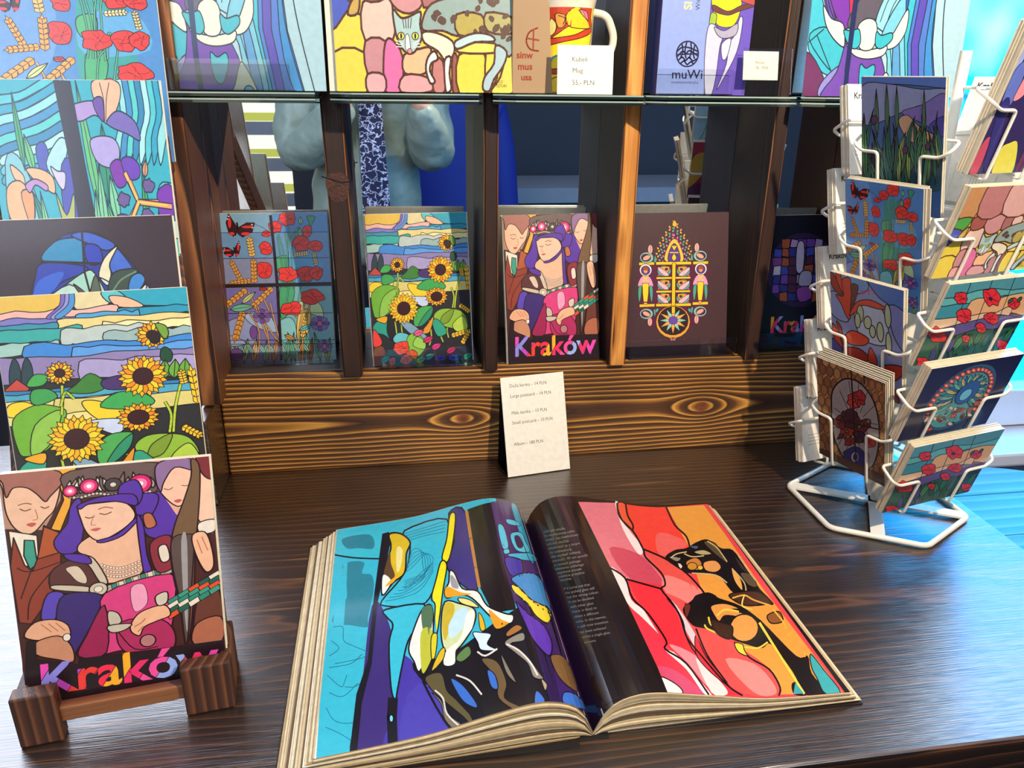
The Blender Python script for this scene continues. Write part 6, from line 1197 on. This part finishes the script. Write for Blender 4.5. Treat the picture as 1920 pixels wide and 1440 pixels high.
# small print on the backs
def backart(W, H):
    b = Art([(0, 0), (W*1000, 0), (W*1000, H*1000), (0, H*1000)], '#f0eadc')
    if W > H: b.text('Krak\u00f3w', 8, 14, 9, '#222222', bold=.02); [b.text('muzeum witra\u017cu, ul.', 8, 60+k*4, 2.6, '#555') for k in range(4)]
    else:
        b.text('Krak\u00f3w', 6, 13, 10, '#222222', bold=.02)
        for k in range(5): b.text('muzeum witra\u017cu w Krakowie', 38+k*3.4, 112, 2.4, '#555', ang=-1.5708)
    return b
BAP, BAL = backart(.0915, .1305), backart(.1305, .0915)
CONT = {('A', 0): (A_REE, 'green reeds and purple hills', 3), ('A', 1): (A_POB, 'poppies and a butterfly', 6), ('A', 2): (A_LIL, 'orange lilies', 5), ('A', 3): (A_VAS, 'a red bouquet in an oval', 7),
        ('B', 0): (A_HOR, 'violet and red shapes', 11), ('B', 1): (art_cat(-330), 'the spotted mosaic cat', 7), ('B', 2): (A_FIE, 'a red poppy field', 5), ('B', 3): (A_PEA, 'a turquoise feather oval', 9), ('B', 4): (A_FIE, 'a red poppy field', 8),
        ('D', 0): (A_CUR, 'blue curtains', 9), ('D', 1): (A_HOR, 'violet abstract shapes', 9), ('D', 2): (A_GOT, 'a pointed window', 9), ('D', 3): (A_SUN, 'sunflowers', 9), ('D', 4): (A_POP, 'poppies', 9),
        ('E', 0): (A_LIL, 'lilies', 3), ('E', 1): (A_SUN, 'sunflowers', 4), ('E', 2): (A_VAS, 'a bouquet', 4), ('E', 3): (A_REE, 'reeds', 4)}
SN = {'A': 'left front side of the spinner', 'B': 'right front side of the spinner', 'D': 'mirror side of the spinner', 'E': 'rear right side of the spinner'}
TN = ['top pocket', 'second pocket', 'third pocket', 'fourth pocket', 'lowest pocket']
LEAN = R_(-14.3)
for sk, (yw, rad, zs) in SIDES.items():
    yaw = R_(yw); u = np.array([math.cos(yaw), math.sin(yaw)]); nn = np.array([math.sin(yaw), -math.cos(yaw)])
    for ti, z in enumerate(zs):
        art, what, n = CONT[(sk, ti)]; land = (sk == 'B' and ti > 0) or sk == 'D'
        W, H = (.1305, .0915) if land else (.0915, .1305); T = .0011
        c = np.array([AX, AY])+nn*rad-u*W/2
        M = card_matrix((c[0], c[1], z), yaw, LEAN)
        o = card('postcard', art, W, H, M, .0007, back='#efe9dc', backart=(BAL if land else BAP) if n < 2 else None); where = '%s, %s' % (TN[4] if ti == len(zs)-1 else TN[ti], SN[sk])
        tag(o, 'postcard of %s, %s' % (what, where), 'postcard')
        r = random.Random(ti*7+ord(sk)); base = None
        lab = 'cream-edged postcard behind the first card, '+where
        fan = .0021 if (sk, ti) == ('A', 3) else .00135
        for k in range(1, n):
            if base is None: base = card('postcard', None, W, H, M, .0010, '#ddd0b2', back='#efe9dc', backart=BAL if land else BAP); q = base
            else: q = link(base.copy())
            jx = .0022 if (sk, ti) == ('A', 1) and k < 3 else 0
            q.matrix_world = M @ Matrix.Translation((r.uniform(-.0006, .0006)+jx*k, r.uniform(-.0006, .0006)+(.001 if (sk, ti) == ('A', 3) else 0)*k, -k*fan)); tag(q, lab, 'postcard', 'cards in the '+where)
        # pocket wires (pocket axes: x along the card, y up the card, z out of it)
        D = n*fan+.003; g = .0030; e = .009; hh = H*.50 if not land else H*.52; dz = -D-.004
        Q = M @ Matrix.Identity(4); f = lambda P: [tuple((Q @ Vector(p))-Vector((AX, AY, 0))) for p in P]
        w0 = MB(); r_ = .00165
        for sd in (0, 1):
            X = lambda x: W-x if sd else x
            w0.tube(f(fillet([(X(W*.46), hh+.006, dz-.002), (X(-e), hh+.006, dz), (X(-e), hh+.0, g-.002), (X(.002), hh-.006, g), (X(W*.235), hh-.006, g), (X(W*.235), -.006, g), (X(W*.235), -.006, dz), (X(W*.235), hh*.6, dz-.002)], .0045, 4)), r_, 7)
        w0.tube(f([(W*.20, -.0065, dz), (W*.80, -.0065, dz)]), r_, 7)
        # arm back to the pole
        pz = (Q @ Vector((W/2, hh+.006, dz-.002))); w0.tube([tuple(pz-Vector((AX, AY, 0))), (0, 0, pz.z)], r_, 7)
        spart('wire_pocket', w0)
# ---------------------------------------------------------------- the photographer, standing behind the camera and seen in the mirror
PX, PY = -.055, -.27
pe = empty('person', (PX, PY, -.65)); tag(pe, 'person in pale teal jacket and patterned navy scarf taking a photo, seen in the mirror', 'person')
PW = lambda p: (p[0]-PX, p[1]-PY, p[2]+.65)
M_skin = plain('skin', '#d9a384', .5, var=.05); M_jack = plain('teal_jacket_fabric', '#8c9c90', .45, var=.18, vscale=12, bump=1, bscale=16); [setattr(n_.inputs['Distance'], 'default_value', .012) for n_ in M_jack.node_tree.nodes if n_.type == 'BUMP']; M_trous = plain('dark_trousers', '#23242c', .8); M_hair = plain('brown_hair', '#3c2a20', .6, bump=.8, bscale=150); M_shoe = plain('dark_shoes', '#1c1a1a', .5)
def skin(name, verts, edges, radii, mat, parent, sub=3, root=0):
    me = bpy.data.meshes.new(name); me.from_pydata([PW(v) for v in verts], edges, []); me.materials.append(mat)
    o = bpy.data.objects.new(name, me); link(o, parent); md = o.modifiers.new('skin', 'SKIN'); md.use_smooth_shade = True
    for i, rr in enumerate(radii):
        sv = me.skin_vertices[0].data[i]; sv.radius = rr if isinstance(rr, tuple) else (rr, rr); sv.use_root = (i == root)
    sb = o.modifiers.new('sub', 'SUBSURF'); sb.levels = sb.render_levels = sub
    return o
cx = PX
V = [(cx, PY, .08), (cx, PY, .25), (cx, PY-.01, .40), (cx, PY-.01, .50), (cx, PY, .575), (cx, PY+.01, .61)]
R1 = [(.125, .10), (.11, .09), (.13, .10), (.11, .085), (.045, .045), (.042, .042)]
E1 = [(0, 1), (1, 2), (2, 3), (3, 4), (4, 5)]
def add(p, q, r): V.append(q); R1.append(r); E1.append((p, len(V)-1)); return len(V)-1
for sd, ex in ((-1, -.235), (1, .125)):
    s_ = add(3, (cx+sd*.135, PY-.005, .505), .05); e_ = add(s_, (ex, PY+.09, .245), .037); w_ = add(e_, (sd*.088-.0, PY+.215, .425), .024)
    h = add(0, (cx+sd*.07, PY, .02), .085); kn = add(h, (cx+sd*.075, PY+.01, -.28), .055); an = add(kn, (cx+sd*.075, PY-.015, -.59), .035); add(an, (cx+sd*.08, PY+.06, -.625), .03)
body = skin('body', V, E1, R1, M_skin, pe)
# jacket: torso and two full sleeves in one surface
JV = [(cx, PY, -.06), (cx, PY, .06), (cx, PY, .20), (cx, PY-.005, .34), (cx, PY-.01, .47), (cx, PY-.005, .535), (cx, PY+.005, .572)]
JR = [(.185, .13), (.175, .125), (.160, .115), (.150, .115), (.135, .105), (.085, .07), (.062, .058)]; JE = [(i, i+1) for i in range(6)]
def addj(p, q, r): JV.append(q); JR.append(r); JE.append((p, len(JV)-1)); return len(JV)-1
for sd, ex in ((-1, -.235), (1, .125)):
    s_ = addj(4, (cx+sd*.15, PY, .485), .070); m_ = addj(s_, ((cx+sd*.15+ex)/2+sd*.015, PY+.045, .36), .064); e_ = addj(m_, (ex, PY+.095, .25), .070); f_ = addj(e_, ((ex+sd*.088)/2, PY+.15, .335), .058); addj(f_, (sd*.088, PY+.205, .415), .036)
jk = skin('jacket', JV, JE, JR, M_jack, pe)
tx = bpy.data.textures.new('cloth_folds', 'CLOUDS'); tx.noise_scale = .06; tx.noise_depth = 3
d = jk.modifiers.new('folds', 'DISPLACE'); d.texture = tx; d.strength = .022; d.mid_level = .5
tv = [(cx, PY, .05), (cx, PY, -.02)]; tr = [(.14, .105), (.135, .105)]; te = [(0, 1)]
for sd in (-1, 1):
    tv += [(cx+sd*.075, PY, -.06), (cx+sd*.078, PY+.01, -.30), (cx+sd*.078, PY-.01, -.58)]; tr += [.088, .066, .055]; k = len(tv); te += [(1, k-3), (k-3, k-2), (k-2, k-1)]
skin('trousers', tv, te, tr, M_trous, pe)
for sd in (-1, 1): skin('shoe', [(cx+sd*.078, PY-.03, -.622), (cx+sd*.08, PY+.03, -.625), (cx+sd*.085, PY+.10, -.632)], [(0, 1), (1, 2)], [.034, .034, .026], M_shoe, pe)
# scarf hanging down the front
M_scarf = None
m, nt, b = newmat('navy_scarf_with_white_loops'); tc = N(nt, 'TexCoord'); vo = N(nt, 'TexVoronoi', feature='DISTANCE_TO_EDGE'); vo.inputs['Scale'].default_value = 38; vo.inputs['Randomness'].default_value = .9
nz = N(nt, 'TexNoise'); nz.inputs['Scale'].default_value = 60; ad = N(nt, 'MixRGB'); ad.inputs[0].default_value = .05; nt.links.new(tc.outputs['Object'], nz.inputs['Vector']); nt.links.new(tc.outputs['Object'], ad.inputs[1]); nt.links.new(nz.outputs[1], ad.inputs[2]); nt.links.new(ad.outputs[0], vo.inputs['Vector'])
cr = N(nt, 'ValToRGB'); el = cr.color_ramp.elements; el[0].position = .035; el[0].color = (*lin('#c8cce8'), 1); el[1].position = .06; el[1].color = (*lin('#14163c'), 1); nt.links.new(vo.outputs['Distance'], cr.inputs[0]); nt.links.new(cr.outputs[0], b.inputs['Base Color']); b.inputs['Roughness'].default_value = .7
mb = MB(); prof_ = [(.56, PY+.075, .030), (.50, PY+.118, .028), (.42, PY+.135, .028), (.32, PY+.142, .031), (.20, PY+.146, .034), (.08, PY+.152, .035), (-.04, PY+.158, .035)]; vs = []
sxx = cx+.018
for z, y, h in prof_: vs += [PW((sxx-h+(.50-z)*.01, y, z)), PW((sxx+(.5-z)*.01, y+.006, z)), PW((sxx+h+(.5-z)*.02, y, z)), PW((sxx+h+(.5-z)*.02, y-.008, z)), PW((sxx-h+(.5-z)*.01, y-.008, z))]
n = 5; fs = [(i*n+j, i*n+(j+1) % n, (i+1)*n+(j+1) % n, (i+1)*n+j) for i in range(len(prof_)-1) for j in range(n)]+[(0, 1, 2, 3, 4), tuple(range((len(prof_)-1)*n, len(prof_)*n))[::-1]]
mb.add(vs, fs); mb.build('scarf', m, pe, smooth=True)
MB().tube([PW((cx+.062*math.cos(a_), PY+.012+.062*math.sin(a_), .575+.006*math.sin(2*a_))) for a_ in np.linspace(0, 2*math.pi, 20, endpoint=False)], .022, 10, True).build('scarf_loop', m, pe, smooth=True)
MB().tube([PW((cx-.020+(.5-z)*.02, PY+.118+(.5-z)*.05, z)) for z in (.50, .35, .2, .0)], .0035, 6).build('zip_edge', M_jack, pe)
MB().tube([PW((cx-.125, PY+.12, .07)), PW((cx-.118, PY+.128, .10)), PW((cx-.112, PY+.128, .115))], .0035, 6).build('zip_pull', M_steel, pe)
# head
hd = bpy.data.meshes.new('head'); bm = bmesh.new(); bmesh.ops.create_icosphere(bm, subdivisions=4, radius=1)
hc = Vector((cx, PY+.015, .70))
for v in bm.verts:
    x, y, z = v.co; sx_, sy_, sz_ = .066, .082, .098
    if z < 0: k_ = 1+z*.28; x *= k_; y = y*(1+z*.12)+(-z)*.10
    g = lambda a, b_, c_, s_: math.exp(-((x-a)**2+(z-b_)**2)/s_**2)*(1 if y > 0 else 0)
    y += .20*g(0, -.18, 0, .12)+.10*g(0, .02, 0, .09)-.07*g(.34, .06, 0, .16)-.07*g(-.34, .06, 0, .16)+.06*g(0, -.52, 0, .16)+.05*g(0, -.85, 0, .2)
    v.co = (x*sx_, y*sy_, z*sz_)
bm.to_mesh(hd); bm.free(); hd.materials.append(M_skin); hd.polygons.foreach_set('use_smooth', [True]*len(hd.polygons))
ho = bpy.data.objects.new('head', hd); link(ho, pe); ho.location = PW(hc); ho.rotation_euler = (R_(-22), 0, 0)
def blob(name, c, r, mat, parent, seg=16): 
    mb = MB(); pr = [(math.sin(t)*1, -math.cos(t)) for t in np.linspace(0, math.pi, seg//2+1)]; mb.lathe(pr, seg); o = mb.build(name, mat, parent, smooth=True); o.location = c; o.scale = r; return o
M_eye = plain('eye_white', '#e8e4e0', .2); M_iris = plain('eye_iris', '#3a2c20', .2); M_lip = plain('lips', '#a85a50', .5)
for sd in (-1, 1):
    e = blob('eye', (sd*.0235, .0685, .006), (.0105, .0085, .0065), M_eye, ho); blob('iris', (0, .82, 0), (.42, .3, .65), M_iris, e); blob('eyebrow', (sd*.0245, .078, .022), (.014, .004, .0028), M_hair, ho); blob('ear', (sd*.066, -.004, -.004), (.007, .014, .021), M_skin, ho)
blob('mouth', (0, .0835, -.050), (.019, .006, .0065), M_lip, ho)
hm = bpy.data.meshes.new('hair'); bm = bmesh.new(); bmesh.ops.create_icosphere(bm, subdivisions=4, radius=1)
bmesh.ops.delete(bm, geom=[v for v in bm.verts if (v.co.y > .35 and v.co.z < .42) or v.co.z < -.75], context='VERTS')
for v in bm.verts: v.co = (v.co.x*.075, v.co.y*.092-.006, v.co.z*.108+.004)
bm.to_mesh(hm); bm.free(); hm.materials.append(M_hair); hm.polygons.foreach_set('use_smooth', [True]*len(hm.polygons)); hr = bpy.data.objects.new('hair', hm); link(hr, ho); sd_ = hr.modifiers.new('s', 'SOLIDIFY'); sd_.thickness = .012; sd_.offset = 0
# the phone sits right behind the picture's viewpoint; hands hold its two ends
ph = empty('smartphone', tuple(CAM-FW*.009)); ph.matrix_world = Matrix(((RT[0], -DN[0], -FW[0], CAM[0]-FW[0]*.009), (RT[1], -DN[1], -FW[1], CAM[1]-FW[1]*.009), (RT[2], -DN[2], -FW[2], CAM[2]-FW[2]*.009), (0, 0, 0, 1)))
tag(ph, 'black smartphone held sideways in both hands of the person in the mirror', 'phone')
MB().box((-.072, -.034, -.003), (.072, .034, .0035)).build('case', M_black, ph, bevel=.003); MB().box((-.068, -.031, .0035), (.068, .031, .0038)).build('screen', plain('dark_screen', '#20242c', .1), ph)
for dx in (-.055, -.045): MB().lathe([(0, -.0042), (.004, -.0042), (.004, -.003)], 16, (dx, .02)).build('lens', M_glass, ph)
PM = Matrix(ph.matrix_world)
for sd in (-1, 1):
    w3 = Vector((sd*.088, PY+.215, .425)); P3 = lambda x, y, z: PM @ Vector((x, y, z))
    palm = [tuple(w3), tuple(w3.lerp(P3(sd*.094, -.022, .012), .55)), tuple(P3(sd*.092, -.016, .014)), tuple(P3(sd*.088, .006, .012))]
    vs = list(palm); rs = [.020, (.024, .017), (.024, .014), (.020, .012)]; es = [(0, 1), (1, 2), (2, 3)]
    def ad_(p, q, r): vs.append(tuple(q)); rs.append(r); es.append((p, len(vs)-1)); return len(vs)-1
    for k, (yy, L1) in enumerate(((.026, .92), (.010, 1.0), (-.006, .95), (-.022, .8))):
        b_ = 3 if k < 2 else 2; p1 = ad_(b_, P3(sd*.086, yy, -.002), .0078); p2 = ad_(p1, P3(sd*(.082-.004*L1), yy, -.0125), .0072); p3 = ad_(p2, P3(sd*(.080-.018*L1), yy+.002, -.0120), .0068); ad_(p3, P3(sd*(.080-.027*L1), yy+.003, -.0105), .0058)
    t1 = ad_(1, P3(sd*.084, -.030, .018), .0100); t2 = ad_(t1, P3(sd*.070, -.024, .016), .0088); ad_(t2, P3(sd*.052, -.014, .0125), .0072)
    skin('hand', vs, es, rs, M_skin, pe, 2)
# ---------------------------------------------------------------- things behind the photographer that show in the mirror
wb = empty('wall_bench', (.75, -1.35, -.65)); tag(wb, 'dark bench with a grey top along the far wall, seen in the mirror', 'bench')
MB().box((-.35, -.3, .64), (.9, .15, .70)).build('bench_top', M_grey, wb); MB().box((-.35, -.28, 0), (.9, .10, .04)).box((-.35, -.28, 0), (-.32, .1, .64)).box((.87, -.28, 0), (.9, .1, .64)).box((-.35, -.3, .0), (.9, -.28, .64)).build('bench_frame', M_black, wb)
first = None
for k in range(4):
    if first is None: first = MB().box((0, 0, 0), (.34, .26, .055)).build('folded_cloth', M_blue, bevel=.015); q = first
    else: q = link(first.copy())
    q.location = (.50+(.02 if k % 2 else 0), -1.60, -.61+k*.0555); tag(q, 'royal blue folded cloth in a pile on the bench shelf in the mirror', 'cloth', 'folded blue cloths under the bench')
ct = empty('blue_coat', (.22, -.95, -.65)); tag(ct, 'royal blue coat on a stand behind the photographer, seen in the mirror', 'coat')
CV = [(0, 0, .25), (0, 0, .6), (0, 0, .95), (0, 0, 1.1), (-.17, 0, 1.02), (-.22, 0, .6), (.17, 0, 1.02), (.22, 0, .6)]
me = bpy.data.meshes.new('coat'); me.from_pydata(CV, [(0, 1), (1, 2), (2, 3), (2, 4), (4, 5), (2, 6), (6, 7)], []); me.materials.append(M_blue); co = bpy.data.objects.new('cloth', me); link(co, ct); md = co.modifiers.new('skin', 'SKIN'); md.use_smooth_shade = True
for i, rr in enumerate([(.24, .18), (.21, .15), (.16, .12), (.06, .06), .08, .06, .08, .06]): sv = me.skin_vertices[0].data[i]; sv.radius = rr if isinstance(rr, tuple) else (rr, rr); sv.use_root = i == 0
sb = co.modifiers.new('sub', 'SUBSURF'); sb.levels = sb.render_levels = 2
MB().lathe([(0, 0), (.16, 0), (.16, .02), (.015, .03), (.015, 1.16), (0, 1.16)], 20).build('stand', M_black, ct)
